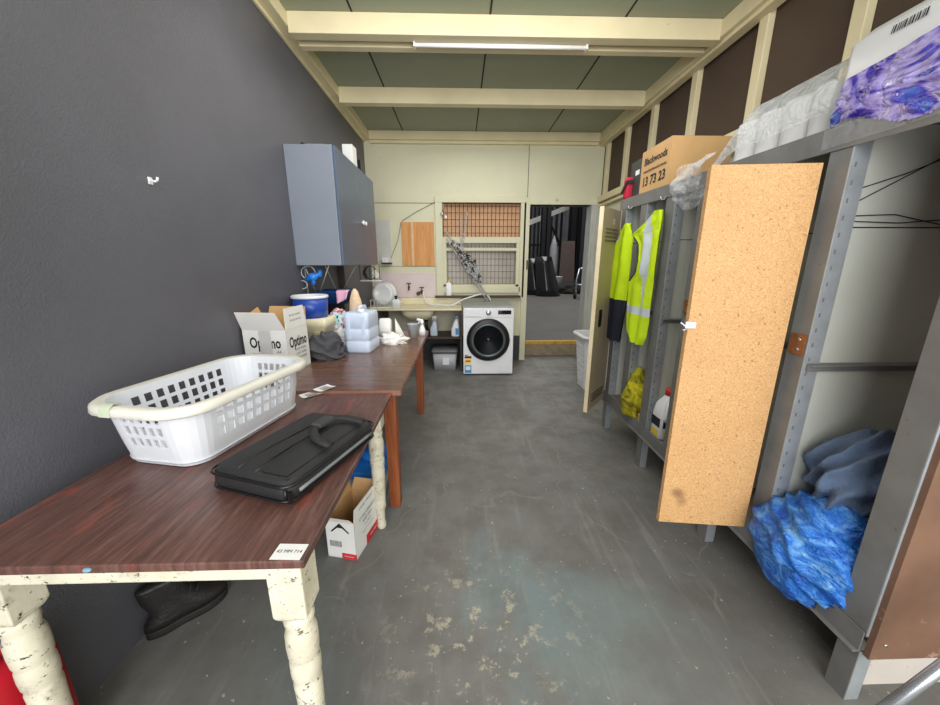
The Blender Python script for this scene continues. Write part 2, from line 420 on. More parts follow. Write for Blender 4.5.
# back wall with window and door openings
WX0, WX1, WZ0, WZ1 = -.225, .79, .97, 2.03
DX0, DX1, DZ = .865, 1.66, 2.01
mb = MB()
Y0, Y1 = YB, YB+.12
mb.box(XL, WX0, Y0, Y1, .34, ZC).box(WX0, WX1, Y0, Y1, WZ1, ZC).box(WX0, WX1, Y0, Y1, .34, WZ0).box(WX1, DX0, Y0, Y1, .34, ZC)
mb.box(DX0, DX1, Y0, Y1, DZ, ZC).box(DX1, XR, Y0, Y1, .34, ZC)
mb.box(XL, DX0, Y0-.004, Y1, 0, .34, 1).box(DX1, XR, Y0, Y1, 0, .34, 1)
mb.box(.849, .855, Y0-.003, Y0+.01, 2.1, 2.68, 2).box(XL, -.3, Y0-.003, Y0+.01, 2.022, 2.028, 2)
mb.box(-1.03, -.31, Y0-.003, Y0+.01, 1.26, 1.264, 2)
struct('wall_back', mb, [WALLC, DARKLOW, JOINT])
# window
wroot = struct('window_1', MB().box(WX0-.08, WX0+.01, YB-.03, YB+.06, .86, 2.10).box(WX1-.02, WX1+.05, YB-.03, YB+.06, .86, 2.10)
               .box(WX0-.08, WX1+.05, YB-.034, YB+.06, 2.03, 2.10).box(WX0, WX1, YB-.03, YB+.06, .92, 1.0), WALLC, bevel=.004)
part('window_sash', wroot, MB().box(WX0, WX1, YB-.012, YB+.04, 1.55, 1.625).box(WX0, WX1, YB-.008, YB+.03, 1.455, 1.49)
     .box(WX0, WX0+.055, YB-.01, YB+.03, 1.0, 1.55).box(WX1-.06, WX1, YB-.01, YB+.03, 1.0, 1.55).box(WX0, WX1, YB-.01, YB+.03, .97, 1.03), WALLC, bevel=.003)
mb = MB()
m2 = MB()
for i in range(20):
    x = WX0+.02 + i*(WX1-WX0-.04)/19; mb.tube([(x, YB+.055, 1.56), (x, YB+.055, 2.03)], .0032, 5); m2.tube([(x, YB+.055, 1.0), (x, YB+.055, 1.56)], .002, 5)
for i in range(13):
    z = 1.03 + i*.081; (mb if z > 1.56 else m2).tube([(WX0, YB+.06, z), (WX1, YB+.06, z)], .0032 if z > 1.56 else .002, 5)
part('wire_mesh', wroot, mb, MESHM, label='rusty square wire mesh')
part('wire_mesh', wroot, m2, MESHD, label='dull wire mesh behind the sash')
part('board_panel', wroot, MB().box(WX0, WX1, YB+.1, YB+.115, 1.56, 2.03), ORBOARD, label='orange brown board behind the mesh')
part('window_pane', wroot, MB().box(WX0, WX1, YB+.1, YB+.11, .98, 1.56), DULLG, label='dull grey pane behind the mesh')
part('window_sill', wroot, MB().box(WX0-.1, WX1+.0, YB-.10, YB, .862, .888), DARKW, bevel=.003)
# door frame
struct('trim_10', MB().box(DX0-.055, DX0+.02, YB-.03, YB+.14, 0, DZ+.08).box(DX0+.02, 1.79, YB-.03, YB+.14, DZ, DZ+.08), WALLC, bevel=.004)
struct('trim_11', MB().box(DX1-.005, DX1+.12, YB-.05, YB+.14, 0, DZ), GREYW, bevel=.004)
mb = MB().box(DX0-.002, DX0+.012, YB-.045, YB-.03, 1.22, 1.34)
struct('trim_12', mb, DARKM)                                                                # strike plate
# step and warehouse beyond the doorway
struct('floor_warehouse', MB().box(.3, 9.2, 5.0, 20.5, -.1, .2), WAREF)
struct('trim_13', MB().box(.8, 1.99, 4.985, 5.06, .165, .206, 0).box(.8, 1.99, 4.99, 5.0, 0, .165, 1), [YSTEP, mat('stained_riser', (150,136,112), .8, var=.25, scale=12)])
struct('wall_warehouse', MB().box(.3, 9.2, 20.4, 20.5, 0, 7).box(9.1, 9.2, 5.0, 20.5, 0, 7).box(.2, 9.2, 4.88, 20.5, 7, 7.1).box(.2, .3, 4.88, 20.5, 0, 7).box(2.0, 9.2, 4.88, 5.0, 0, 7), WARE)
mb = MB()
for i in range(44): mb.box(.4+i*.2, .5+i*.2, 20.36, 20.4, .075, 6.9)
struct('trim_14', mb, WARE)

# ------------------------------------------------------------------ fluorescent light
t = thing('fluorescent_light', 'long white fluorescent batten light fixed under the second ceiling beam', 'light', (.28, 2.80, 2.69))
part('housing', t, MB().box(-.29, .85, 2.715, 2.80, 2.73, 2.745).box(-.29, .85, 2.712, 2.716, 2.726, 2.748), TUBEW, bevel=.001)
part('lamp_holder', t, MB().box(-.292, -.28, 2.72, 2.765, 2.66, 2.735), TUBEW, bevel=.002)
part('lamp_holder', t, MB().box(.84, .852, 2.72, 2.765, 2.66, 2.735), TUBEW, bevel=.002)
part('tube', t, MB().tube([(-.28, 2.742, 2.677), (.84, 2.742, 2.677)], .0135, 12), mat('white_glass_tube', (250,250,248), .25, var=.01))

# ------------------------------------------------------------------ wall cabinet (left)
CX0, CX1, CY0, CY1, CZ0, CZ1 = XL, -.828, 2.585, 3.66, 1.28, 2.045
t = thing('wall_cabinet', 'blue-grey steel cabinet with white knobs hung on the dark wall', 'cabinet', (XL, 2.65, CZ0))
part('case', t, MB().box(CX0, CX1, CY0, CY1, CZ0, CZ1), CABB, bevel=.004)
for a, b in ((CY0+.004, 3.16), (3.166, CY1-.004)):
    d = part('door', t, MB().box(CX1, CX1+.016, a, b, CZ0+.004, CZ1-.004), CABD, bevel=.003)
    k = 3.125 if a < 3 else 3.205
    part('knob', d, MB().lathe((CX1+.016, k, 1.62), [(.006,0),(.006,.012),(.017,.016),(.017,.026),(.008,.03)], 14, 0, Matrix.Rotation(PI/2, 4, 'Y')), WHITEP, label='white round knob')
# a wire bracket frame below
t = thing('wire_bracket', 'galvanised wire bracket in V shapes below the blue-grey wall cabinet', 'bracket', (XL, 2.7, 1.28))
mb = MB()
for a, b in (((-1.125,2.68,1.28),(-1.1,2.78,1.08)), ((-1.125,2.68,1.28),(-1.12,2.69,1.0)), ((-.95,2.68,1.28),(-1.06,2.75,1.08)), ((-1.13,3.1,1.28),(-1.1,3.3,1.0)), ((-.9,3.2,1.28),(-1.1,3.3,1.0)), ((-1.12,2.69,1.0),(-1.1,3.3,1.0))):
    mb.tube([a, b], .005, 6)
part('bracket_wire', t, mb, GALV)
mb = MB()
for k in range(7):
    mb.tube([(-1.13, 3.42+.03*k, 1.0), (-1.13, 3.4+.03*k, 1.28)], .003, 5)
part('dark_wire_grid', t, mb, DARKM)
t = thing('hose_valve', 'bright blue plastic hose fitting with wire loops below the wall cabinet', 'valve', (-1.02, 2.6, 1.1))
c = U(313, 277, y=2.64)
part('valve_body', t, MB().ball(c, (.035,.03,.03)).tube([c-Vector((.05,0,.02)), c+Vector((.05,0,.02))], .018, 10).tube([c-Vector((0,0,.055)), c], .016, 10).tube([c+Vector((.05,0,.0)), c+Vector((.055,0,.05))], .014, 8), BLUEL)
mb = MB()
mb.tube([c+Vector((-.03+.05*math.cos(a), 0, .03+.045*math.sin(a))) for a in [k*PI/8 for k in range(0, 12)]], .005, 6)
mb.tube([c+Vector((-.085+.04*math.cos(a), 0, -.055+.03*math.sin(a))) for a in [k*PI/6 for k in range(12)]], .005, 6, closed=True)
part('wire_loop', t, mb, GALV)
# wire rack beyond the cabinet
t = thing('wire_rack', 'small black wire rack with a white tray on the far end wall corner', 'rack', (-.93, 3.85, 1.12))
mb = MB()
for k in range(5):
    x = -1.03+.05*k; mb.tube([(x, 3.78, 1.29), (x, 3.78, 1.13), (x, 3.9, 1.13)], .003, 5)
for k in range(8):
    a = random.uniform(0, PI); p = Vector((-.93, 3.82, 1.2))
    mb.tube([p+Vector((.08*math.cos(a+q)*random.uniform(.6,1), 0.02*math.sin(3*q), .07*math.sin(a+q))) for q in [j*.5 for j in range(8)]], .004, 5)
part('wire_frame', t, mb, DARKM)
part('tray', t, MB().box(-1.03, -.82, 3.77, 3.92, 1.115, 1.128), WHITEP, bevel=.003)
part('tag_card', t, MB().ob((-.87, 3.8, 1.19), (.05, .004, .075), Matrix.Rotation(-.7, 4, 'Y')), PAPER)
# small things on the cabinet
mb = MB().loft([rrect(.15, .05, .02, 4, -.98, 2.73, CZ1+z) for z in (.0, .012, .03, .036)])
t = one('folded_bag', 'crumpled cream paper bag lying on top of the wall cabinet', 'bag', mb, mat('crumpled_cream_paper', (196,188,168), .8, bump=.7, bscale=20), (-.98, 2.73, CZ1), bevel=.003)
mb = MB().tube([(-1.08, 2.72, CZ1+.012), (-1.06, 2.7, CZ1+.035), (-1.03, 2.72, CZ1+.014), (-1.0, 2.7, CZ1+.012)], .011, 7)
one('black_clip', 'small black clip at the wall edge on top of the cabinet', 'clip', mb, BLACKP, (-1.06, 2.72, CZ1))
mb = MB().box(-.93, -.85, 3.16, 3.28, CZ1, CZ1+.17)
one('white_box', 'plain white upright box on top of the wall cabinet', 'box', mb, CARDW, (-.89, 3.22, CZ1), bevel=.003)
mb = MB().box(-.95, -.86, 3.44, 3.5, CZ1, CZ1+.13)
one('black_box', 'narrow dark box standing behind the white box on the cabinet', 'box', mb, BLACKP, (-.9, 3.47, CZ1), bevel=.003)
# wall hook
t = thing('wall_hook', 'small white plastic hook screwed to the bare dark wall', 'hook', (XL, 1.456, 1.587))
part('hook_plate', t, MB().box(XL, XL+.004, 1.446, 1.464, 1.575, 1.6), WHITEP, bevel=.001)
part('hook_arm', t, MB().tube([(XL+.003, 1.455, 1.59), (XL+.02, 1.455, 1.585), (XL+.028, 1.455, 1.59), (XL+.03, 1.455, 1.6)], .0045, 7), WHITEP)

# ------------------------------------------------------------------ things on the back wall
t = thing('plywood_panel', 'bare orange plywood panel fixed on the back wall beside the window', 'panel', (-.53, YB, 1.265))
part('board', t, MB().box(-.735, -.325, YB-.014, YB, 1.265, 1.802), PLY, bevel=.002)
part('batten', t, MB().box(-.61, -.585, YB-.019, YB-.014, 1.265, 1.8), mat('pale_batten', (226,190,150), .6))
one('pegboard', 'pale grey-white wall board left of the plywood panel', 'board', MB().box(-1.06, -.87, YB-.012, YB, 1.315, 1.83), mat('pale_grey_board', (206,206,200), .6, var=.04), (-.95, YB, 1.315), bevel=.002)
one('ledge_block', 'small white ledge with a dark rim under the pale wall board', 'ledge', MB().box(-.99, -.87, YB-.1, YB, 1.29, 1.306, 0).box(-.985, -.9, YB-.09, YB-.012, 1.306, 1.37, 1), [DARKM, WHITEP], (-.93, YB, 1.29), bevel=.003)
one('splashback', 'stained pale pink splashback board above the old sink', 'splashback', MB().box(-1.1, -.318, YB-.012, YB, .866, 1.18), PINKB, (-.7, YB, .87), bevel=.002)
mb = MB().tube([U(402, 221, y=YB-.02), U(416, 212, y=YB-.012), U(437, 201, y=YB-.02)], .003, 5).tube([U(401, 222, y=YB-.02), U(398, 240, y=YB-.012), U(391, 258, y=YB-.012)], .0025, 5)
one('thin_cord', 'thin dark cord strung from the plywood corner up to the window frame', 'cord', mb, DARKM, tuple(U(402, 221, y=YB-.02)))
mb = MB().tube([U(443, 202, y=YB-.05), U(443, 211, y=YB-.05)], .004, 6).lathe(U(442, 214, y=YB-.055), [(.012,-.02),(.018,-.015),(.018,.015),(.008,.025)], 10)
one('window_latch', 'small grey latch hanging at the top left window corner', 'latch', mb, CHROME, tuple(U(443, 211, y=YB-.05)))

# sink bench
SZ = .775
t = thing('sink_bench', 'long old cream enamel sink bench along the back wall with dark shelf below', 'sink', (-.5, 4.45, 0))
part('bench_top', t, MB().box(XL+.005, .02, 4.2, YB, SZ-.022, SZ).box(XL+.005, .02, YB-.03, YB-.013, SZ, .862), SINK, bevel=.006)
bowl = [rrect(.40, .36, .07, 5, -.515, 4.43, SZ-.02), rrect(.39, .35, .08, 5, -.515, 4.43, SZ-.08), rrect(.30, .26, .1, 5, -.515, 4.43, SZ-.145), rrect(.12, .1, .04, 5, -.515, 4.43, SZ-.152)]
part('bowl', t, MB().loft(bowl), SINK)
part('drain_pipe', t, MB().tube([(-.42, 4.4, SZ-.15), (-.42, 4.4, .5), (-.42, 4.6, .45)], .02, 10), BLACKP)
part('under_board', t, MB().box(XL+.005, .02, YB-.02, YB-.008, .35, SZ-.03), mat('pale_under_board', (206,200,178), .6, var=.1, scale=6))
part('shelf', t, MB().box(-.95, .015, 4.3, YB-.02, .39, .415), DARKW, bevel=.003)
part('support', t, MB().box(-.0, .02, 4.22, YB-.02, 0, SZ-.022), DARKW)
part('support', t, MB().box(-.97, -.95, 4.3, YB-.02, 0, SZ-.022), DARKW)
# taps
for i, (u, v) in enumerate(((409, 287), (422, 291))):
    p = U(u, v, y=YB-.04)
    t = thing('wall_tap', ('tarnished brass tap alone at the left over the sink', 'tarnished brass tap with the white hose screwed to it')[i], 'tap', (p.x, YB-.012, p.z), group='taps on the pink splashback')
    part('spout', t, MB().tube([(p.x, YB-.012, p.z), (p.x, YB-.07, p.z), (p.x+.005, YB-.09, p.z-.035)], [.012,.012,.01], 9), BRASS)
    part('handle', t, MB().tube([(p.x, YB-.05, p.z), (p.x, YB-.05, p.z+.045)], .007, 7).tube([(p.x-.03, YB-.05, p.z+.046), (p.x+.03, YB-.05, p.z+.046)], .007, 7), BRASS)
    if i: part('cross_pipe', t, MB().tube([(p.x-.05, YB-.03, p.z-.03), (p.x, YB-.03, p.z-.005)], .014, 8).ball((p.x-.05, YB-.035, p.z-.035), .026), BRASS)
pts = [U(423, 292, y=YB-.11), U(425, 299, y=YB-.12), U(430, 304, y=YB-.15), U(440, 304.5, y=YB-.17), U(452, 305, y=YB-.17), U(462, 300, y=YB-.16), U(472, 296.5, y=4.6), U(482, 294, y=4.6), U(488, 296, y=4.6), U(491, 301.5, y=4.58)]
sm = []
for i in range(len(pts)-1):
    for k in range(4):
        a = pts[max(i-1, 0)]; b = pts[i]; c_ = pts[i+1]; d = pts[min(i+2, len(pts)-1)]; q = k/4
        sm.append(.5*((2*b) + (c_-a)*q + (2*a-5*b+4*c_-d)*q*q + (3*b-a-3*c_+d)*q**3))
one('inlet_hose', 'white washing machine hose looping from the brass tap', 'hose', MB().tube(sm, .009, 8), WHITEP, tuple(pts[0]))
# dish rack with plates
t = thing('dish_rack', 'white dish rack at the left end of the sink bench', 'dish rack', (-.93, 4.42, SZ))
mb = MB().box(-1.08, -.75, 4.3, 4.58, SZ, SZ+.012)
for k in range(9): mb.tube([(-1.07+.04*k, 4.3, SZ+.01), (-1.07+.04*k, 4.3, SZ+.09)], .004, 5); mb.tube([(-1.07+.04*k, 4.57, SZ+.01), (-1.07+.04*k, 4.57, SZ+.09)], .004, 5)
mb.tube([(-1.08,4.3,SZ+.09), (-.75,4.3,SZ+.09), (-.75,4.57,SZ+.09), (-1.08,4.57,SZ+.09)], .005, 6, closed=True)
part('rack_frame', t, mb, WHITEP)
for k in range(2):
    c = Vector((-.93+.02*k, 4.36+.1*k, SZ+.165))
    one('dinner_plate', ('white dinner plate standing upright at the front of the dish rack', 'white dinner plate standing upright behind another in the dish rack')[k], 'plate',
        MB().lathe(c, [(.02,.0),(.075,.003),(.09,.012),(.13,.018),(.135,.022),(.09,.018),(.07,.01),(.02,.007)], 28, 0, Matrix.Rotation(PI/2-.15, 4, 'X')), mat('white_china', (232,234,236), .15, var=.01), (c.x, c.y, c.z-.13), group='plates in the dish rack')
c = U(393, 304, z=SZ)
t = thing('soap_bottle', 'squat white pump soap bottle with black top beside the dish rack', 'bottle', (-.75, 4.28, SZ))
part('bottle_body', t, MB().loft([rrect(.1, .06, .02, 4, -.76, 4.27, SZ+z) for z in (0, .09)] + [rrect(.06, .04, .015, 4, -.76, 4.27, SZ+.11)]), WHITEP)
part('pump', t, MB().lathe((-.76, 4.27, SZ+.11), [(.014,0),(.014,.02),(.02,.022),(.02,.04)], 10), BLACKP)
# window sill bottle
p = U(449, 296, y=YB-.07); z0 = .888
t = thing('dish_soap_bottle', 'white squeeze bottle with yellow cap on the window sill', 'bottle', (p.x, YB-.055, z0))
part('bottle_body', t, MB().loft([rrect(w, d, .014, 4, p.x, YB-.055, z0+z) for w, d, z in ((.07,.045,0),(.078,.05,.01),(.078,.05,.13),(.06,.045,.16),(.025,.025,.175))]), WHITEP)
part('cap', t, MB().lathe((p.x, YB-.055, z0+.175), [(.014,0),(.014,.018),(.006,.02),(.005,.035)], 10), YELB)
# spray bottles on the under shelf
def spray(x, y, z, label, liquid, head, name='spray_bottle', s=1.0, nozzle=True):
    t = thing(name, label, 'bottle', (x, y, z), group='bottles on the shelf under the sink')
    part('bottle_body', t, MB().loft([rrect(w*s, d*s, .018*s, 4, x+dx*s, y, z+h*s) for w, d, h, dx in ((.085,.055,0,0),(.095,.06,.015,0),(.09,.06,.09,0),(.055,.045,.16,.01),(.03,.03,.2,.016))]), liquid)
    if nozzle:
        part('spray_head', t, MB().loft([rrect(w*s, .025*s, .006*s, 3, x+(.016+dx)*s, y, z+h*s) for w, h, dx in ((.03,.2,0),(.03,.215,0),(.07,.225,-.01),(.07,.245,-.014),(.04,.252,-.005))]).tube([(x-.01*s, y, z+.222*s), (x-.018*s, y, z+.195*s)], .004*s, 5), head)
    else:
        part('cap', t, MB().lathe((x+.016*s, y, z+.2*s), [(.018*s,0),(.018*s,.025*s),(.012*s,.03*s)], 10), head)
    return t
spray(-.33, 4.4, .415, 'pale blue spray bottle on the shelf under the sink, further from the washing machine', BOTB, WHITEP)
b = spray(-.06, 4.36, .415, 'white cleaner bottle with pale blue cap next to the washing machine', WHITEP, mat('sky_blue_cap', (140,190,230), .4), 'cleaner_bottle', 1.1, False)
part('sticker', b, MB().box(-.06, -.018, 4.325, 4.327, .44, .52), STBLU, label='blue printed label')
# storage tub
t = thing('storage_tub', 'clear plastic storage tub with grey lid on the floor under the sink', 'tub', (-.19, 4.38, 0))
part('tub_body', t, MB().loft([rrect(w, d, .03, 4, -.195, 4.42, z) for w, d, z in ((.27,.3,0),(.3,.34,.22))]), TUBG)
part('lid', t, MB().loft([rrect(w, d, .03, 4, -.195, 4.42, z) for w, d, z in ((.32,.36,.22),(.325,.365,.25),(.3,.34,.265))]), TUBL)
part('label_sticker', t, MB().ob((-.18, 4.252, .12), (.08, .004, .09), Matrix.Rotation(.06, 4, 'X')), PAPER)

# ------------------------------------------------------------------ washing machine
WXa, WXb, WYf, WYb, WT = .035, .62, 4.05, 4.6, .80
t = thing('washing_machine', 'white front-loading washing machine against the back wall below the window', 'washing machine', ((WXa+WXb)/2, 4.3, 0))
part('cabinet', t, MB().box(WXa, WXb, WYf, WYb, .015, WT), mat('white_enamel', (240,242,246), .3, var=.01), bevel=.008)
for x in (WXa+.05, WXb-.05):
    for y in (WYf+.05, WYb-.05): part('foot', t, MB().lathe((x, y, 0), [(.022,0),(.022,.008),(.012,.01),(.012,.018)], 10), BLACKP)
part('top_panel', t, MB().box(WXa, WXb, WYf+.01, WYb, WT, WT+.018), mat('grey_top', (160,162,160), .5), bevel=.004)
part('control_panel', t, MB().box(WXa+.004, WXb-.004, WYf-.006, WYf, WT-.105, WT-.004), WHITEP, bevel=.003)
part('display', t, MB().box(.435, .585, WYf-.009, WYf-.006, WT-.07, WT-.025), GLASSD, label='black display window')
part('dial', t, MB().lathe((.325, WYf-.006, WT-.05), [(.03,0),(.03,.012),(.022,.018)], 20, 0, Matrix.Rotation(PI/2, 4, 'X')), CHROME)
part('detergent_drawer', t, MB().box(WXa+.02, .235, WYf-.012, WYf-.006, WT-.095, WT-.012), WHITEP, bevel=.003)
RX = Matrix.Rotation(PI/2, 4, 'X'); dc = (.325, WYf, .43)
d = part('door', t, MB().lathe(dc, [(.252,0),(.252,.015),(.235,.035),(.195,.045),(.185,.04)], 48, 0, RX, caps=False), BLACKP, label='black round door rim')
part('door_ring', d, MB().lathe(dc, [(.195,.044),(.19,.052),(.176,.05),(.17,.036)], 48, 0, RX, caps=False), RING)
part('door_glass', d, MB().lathe(dc, [(.18,.04),(.14,.028),(.08,.016),(.02,.012)], 40, 0, RX), GLASSD, label='dark glass bowl')
part('filter_flap', t, MB().box(.445, .585, WYf-.003, WYf, .03, .115), WHITEP, bevel=.002)
part('energy_sticker', t, MB().box(.05, .13, WYf-.002, WYf, .135, .225, 0).box(.05, .13, WYf-.0025, WYf-.001, .21, .235, 1).box(.05, .13, WYf-.002, WYf, .03, .125, 2)
     .box(.06, .12, WYf-.003, WYf-.001, .165, .185, 3).box(.062, .118, WYf-.003, WYf-.001, .065, .11, 4).box(.05, .09, WYf-.002, WYf, .24, .252, 3), [STYEL, INK, STBLU, RED, PAPER], label='yellow and blue rating stickers')
# rods and chain leaning on the window
a = U(491, 301, y=4.55); a.z = WT+.018; b = U(445, 230, y=YB-.05)
t = thing('chain_sling', 'steel rods and tangled chain leaning against the window from the washing machine', 'chain', tuple(a))
part('rod', t, MB().tube([a, b], .0085, 8), CHAINM)
part('rod', t, MB().tube([a+Vector((-.035,0,0)), b+Vector((-.012,0,-.06))+(a-b)*.05], .008, 8), CHAINM)
mb = MB()
def link(p, s, rot, to=None):
    q = rot.to_matrix()
    (to or mb).tube([p + q @ Vector((s*.6*math.cos(k*PI/4), 0, s*math.sin(k*PI/4))) for k in range(8)], s*.2, 5, closed=True)
ax = (b-a)
m2 = MB()
for i in range(150):
    f = random.uniform(.26, .84); w = .075*(1-abs(f-.55)*2.4)
    p = a + ax*f + Vector((random.uniform(-w*.6, w*1.5), random.uniform(-.04, -.005), random.uniform(-w, w)*.6))
    link(p, .023, Euler((random.uniform(-1,1), random.uniform(-1,1), random.uniform(0,PI))), m2 if i % 3 == 0 else mb)
mb.add(m2.v, m2.f, 1, True)
part('chain', t, mb, [CHAINM, DARKM])
for (u0, v0, u1, v1) in ((467,214,462,250), (461,221,461,245)):
    mb = MB(); p0, p1 = U(u0, v0, y=YB-.04), U(u1, v1, y=YB-.05); n = int((p1-p0).length/.024)
    for i in range(n+1): link(p0.lerp(p1, i/n), .017, Euler((0, 0, (i % 2)*PI/2)))
    part('hanging_chain', t, mb, CHAINM)
one('wall_notice', 'tiny white card on the mesh at the window top left', 'card', MB().box(-.185, -.158, YB+.035, YB+.04, 1.85, 1.885), PAPER, (-.17, YB+.038, 1.85))

# ------------------------------------------------------------------ tables (left)
TZ = .715
t = thing('work_table', 'near dark red-brown table with chipped cream turned legs', 'table', (-.66, 1.06, 0))
part('tabletop', t, MB().box(-1.05, -.316, .596, 1.545, TZ-.02, TZ), M_TOP, bevel=.003)
part('apron', t, MB().box(-.95, -.385, .615, .635, TZ-.064, TZ-.02), M_DIS, bevel=.003)
part('apron', t, MB().box(-.415, -.395, .65, 1.49, TZ-.062, TZ-.02), M_DIS, bevel=.003)
part('apron', t, MB().box(-1.0, -.98, .65, 1.49, TZ-.085, TZ-.024), M_DIS, bevel=.003)
def turned_leg(cx, cy, w=.073, zt=TZ-.02):
    sq = zt-.145; h = w/2
    mb = MB().box(cx-h, cx+h, cy-h, cy+h, sq, zt)
    mb.loft([[Vector((cx+sx*h*k, cy+sy*h*k, z)) for sx, sy in ((-1,-1),(1,-1),(1,1),(-1,1))] for k, z in ((.8, sq-.014), (1, sq))], smooth=False)
    pr = [(.5,0),(.6,.01),(.62,.03),(.52,.045),(.54,.06),(.56,.11),(.72,.118),(.76,.135),(.72,.15),(.74,.16),(.84,.30),(.88,.335),(.82,.345),(.82,.35),(.9,.358),(.94,.385),(.92,.405),(.86,.412),(.86,.416),(.93,.425),(.97,.455),(.95,.485),(.84,.502),(.82,.512),(.9,.524),(.9,.534),(.8,.545)]
    k = (sq-.014)/.545
    mb.lathe((cx, cy, 0), [(r*h, z*k) for r, z in pr], 28)
    return mb
for x, y in ((-.985, .65), (-.37, .648), (-.402, 1.54), (-1.0, 1.50)):
    part('leg', t, turned_leg(x, y), M_DIS, bevel=.003)
one('gum_dab', 'dab of dried blue gum on the front edge of the near table', 'gum', MB().ball(U(87, 570, y=.594), (.009,.005,.005), 0, 2), mat('pale_blue_gum', (120,160,176), .5), tuple(U(87, 570, y=.594)))

FZ = .725
t = thing('laminate_table', 'far brown laminate table with orange timber legs', 'table', (-.68, 2.3, 0))
part('tabletop', t, MB().box(-1.10, -.278, 1.556, 3.06, FZ-.028, FZ, 0).box(-.2785, -.2765, 1.556, 3.06, FZ-.026, FZ-.003, 1).box(-1.1, -.278, 1.5545, 1.5565, FZ-.026, FZ-.003, 1), [LAMIN, mat('worn_table_edge', (150,104,84), .5)], bevel=.002)
part('apron', t, MB().box(-.36, -.34, 1.72, 2.96, FZ-.11, FZ-.028), ORANGEW)
part('apron', t, MB().box(-1.04, -1.02, 1.72, 2.96, FZ-.11, FZ-.028), ORANGEW)
part('apron', t, MB().box(-1.02, -.36, 1.62, 1.64, FZ-.11, FZ-.028), ORANGEW)
for x, y in ((-.36, 1.72), (-.355, 2.97), (-1.04, 1.70), (-1.04, 2.97)):
    h = .032
    part('leg', t, MB().hexa([(x-h*.85,y-h,0),(x+h*.85,y-h,0),(x+h*.85,y+h,0),(x-h*.85,y+h,0)], [(x-h,y-h,FZ-.028),(x+h,y-h,FZ-.028),(x+h,y+h,FZ-.028),(x-h,y+h,FZ-.028)]), ORANGEW, bevel=.003)

# laundry basket
t = thing('laundry_basket', 'white plastic laundry basket with square holes on the near table', 'basket', (-.84, 1.192, TZ), -.20)
BW, BD, bw, bd, BH = .31, .535, .255, .47, .195
def basket_pt(kcol, f, P):
    """point on the wall: column parameter along the outline, f 0 bottom .. 1 top"""
    a, b = P(f)[kcol], None
    return a
def outline(w, d, r, cols):
    # counter-clockwise from right side bottom; cols = list of (side, t) with t in -1..1 or corner angle
    pts = []
    for kind, q in cols:
        if kind == 'R': pts.append((w/2, q*(d/2-r)))
        elif kind == 'T': pts.append((-q*(w/2-r), d/2))
        elif kind == 'L': pts.append((-w/2, -q*(d/2-r)))
        elif kind == 'B': pts.append((q*(w/2-r), -d/2))
        else:
            sx, sy, a = kind; pts.append((sx*(w/2-r) + r*math.cos(a+q), sy*(d/2-r) + r*math.sin(a+q)))
    return pts
def side_cols(tag, n, lo=-.93, hi=.93):
    out = []; step = (hi-lo)/n; bar = step*.36
    for i in range(n): out += [(tag, lo+i*step+bar/2), (tag, lo+(i+1)*step-bar/2)]
    return out
cols = []; holes = []
def addside(tag, n, sx, sy, a):
    s0 = len(cols); cols.extend(side_cols(tag, n))
    for i in range(n): holes.append(s0+2*i)
    for k in range(7): cols.append(((sx, sy, a), PI/2*k/6))
addside('R', 9, 1, 1, 0); addside('T', 5, -1, 1, PI/2); addside('L', 9, -1, -1, PI); addside('B', 5, 1, -1, 1.5*PI)
rows = [0, .03, .08, .27, .32, .46, .52, .66, .72, .86, 1.0]
hole_rows = (4, 6, 8)
mb = MB(); n = len(cols); vs = []; fs = []
for f in rows:
    k = f**.8
    vs += [Vector((x, y, .004 + f*BH)) for x, y in outline(bw+(BW-bw)*k, bd+(BD-bd)*k, .06+.02*k, cols)]
for j in range(len(rows)-1):
    for i in range(n):
        if i in holes and j in hole_rows: continue
        fs.append((j*n+i, j*n+(i+1) % n, (j+1)*n+(i+1) % n, (j+1)*n+i))
mb.add(vs, fs); mb.add([Vector((x, y, .004)) for x, y in outline(bw, bd, .06, cols)], [tuple(range(n))])
part('basket_wall', t, mb, mat('basket_plastic', (222,225,232), .4, var=.03), local=True, solid=.004)
loops = []
prof = [(0,0),(.02,.004),(.032,-.004),(.034,-.022),(.028,-.026),(.024,-.01),(.0,-.006)]
for o, dz in prof:
    loops.append([Vector((x, y, .004+BH+dz)) for x, y in outline(BW+2*o, BD+2*o, .08+o, cols)])
part('rim', t, MB().loft(loops+[loops[0]], cap=False), LIDY, local=True)
mb = MB()
for q0, q1 in ((0, 1),):
    pl = [outline(BW+2*o, BD+2*o, .08+o, [('B', -.98+.5*k/5) for k in range(6)]) for o in (-.001, .02, .0335, .0355)]
    zz = (.0055, .0095, -.002, -.023)
    mb.grid(lambda u, v: Vector((pl[round(v*3)][round(u*5)][0], pl[round(v*3)][round(u*5)][1], .004+BH+zz[round(v*3)])), 5, 3)
part('tape_patch', t, mb, TAPE, local=True, label='pale green tape wound over the rim')
mb = MB().add([Vector((x, y, .012)) for x, y in outline(bw+.012, bd+.012, .065, cols)] + [Vector((x, y, .02)) for x, y in outline(bw+.016, bd+.016, .065, cols)], [(i, (i+1) % n, n+(i+1) % n, n+i) for i in range(n)], 0, True)
part('base_band', t, mb, MATS['basket_plastic'], local=True, solid=.003)

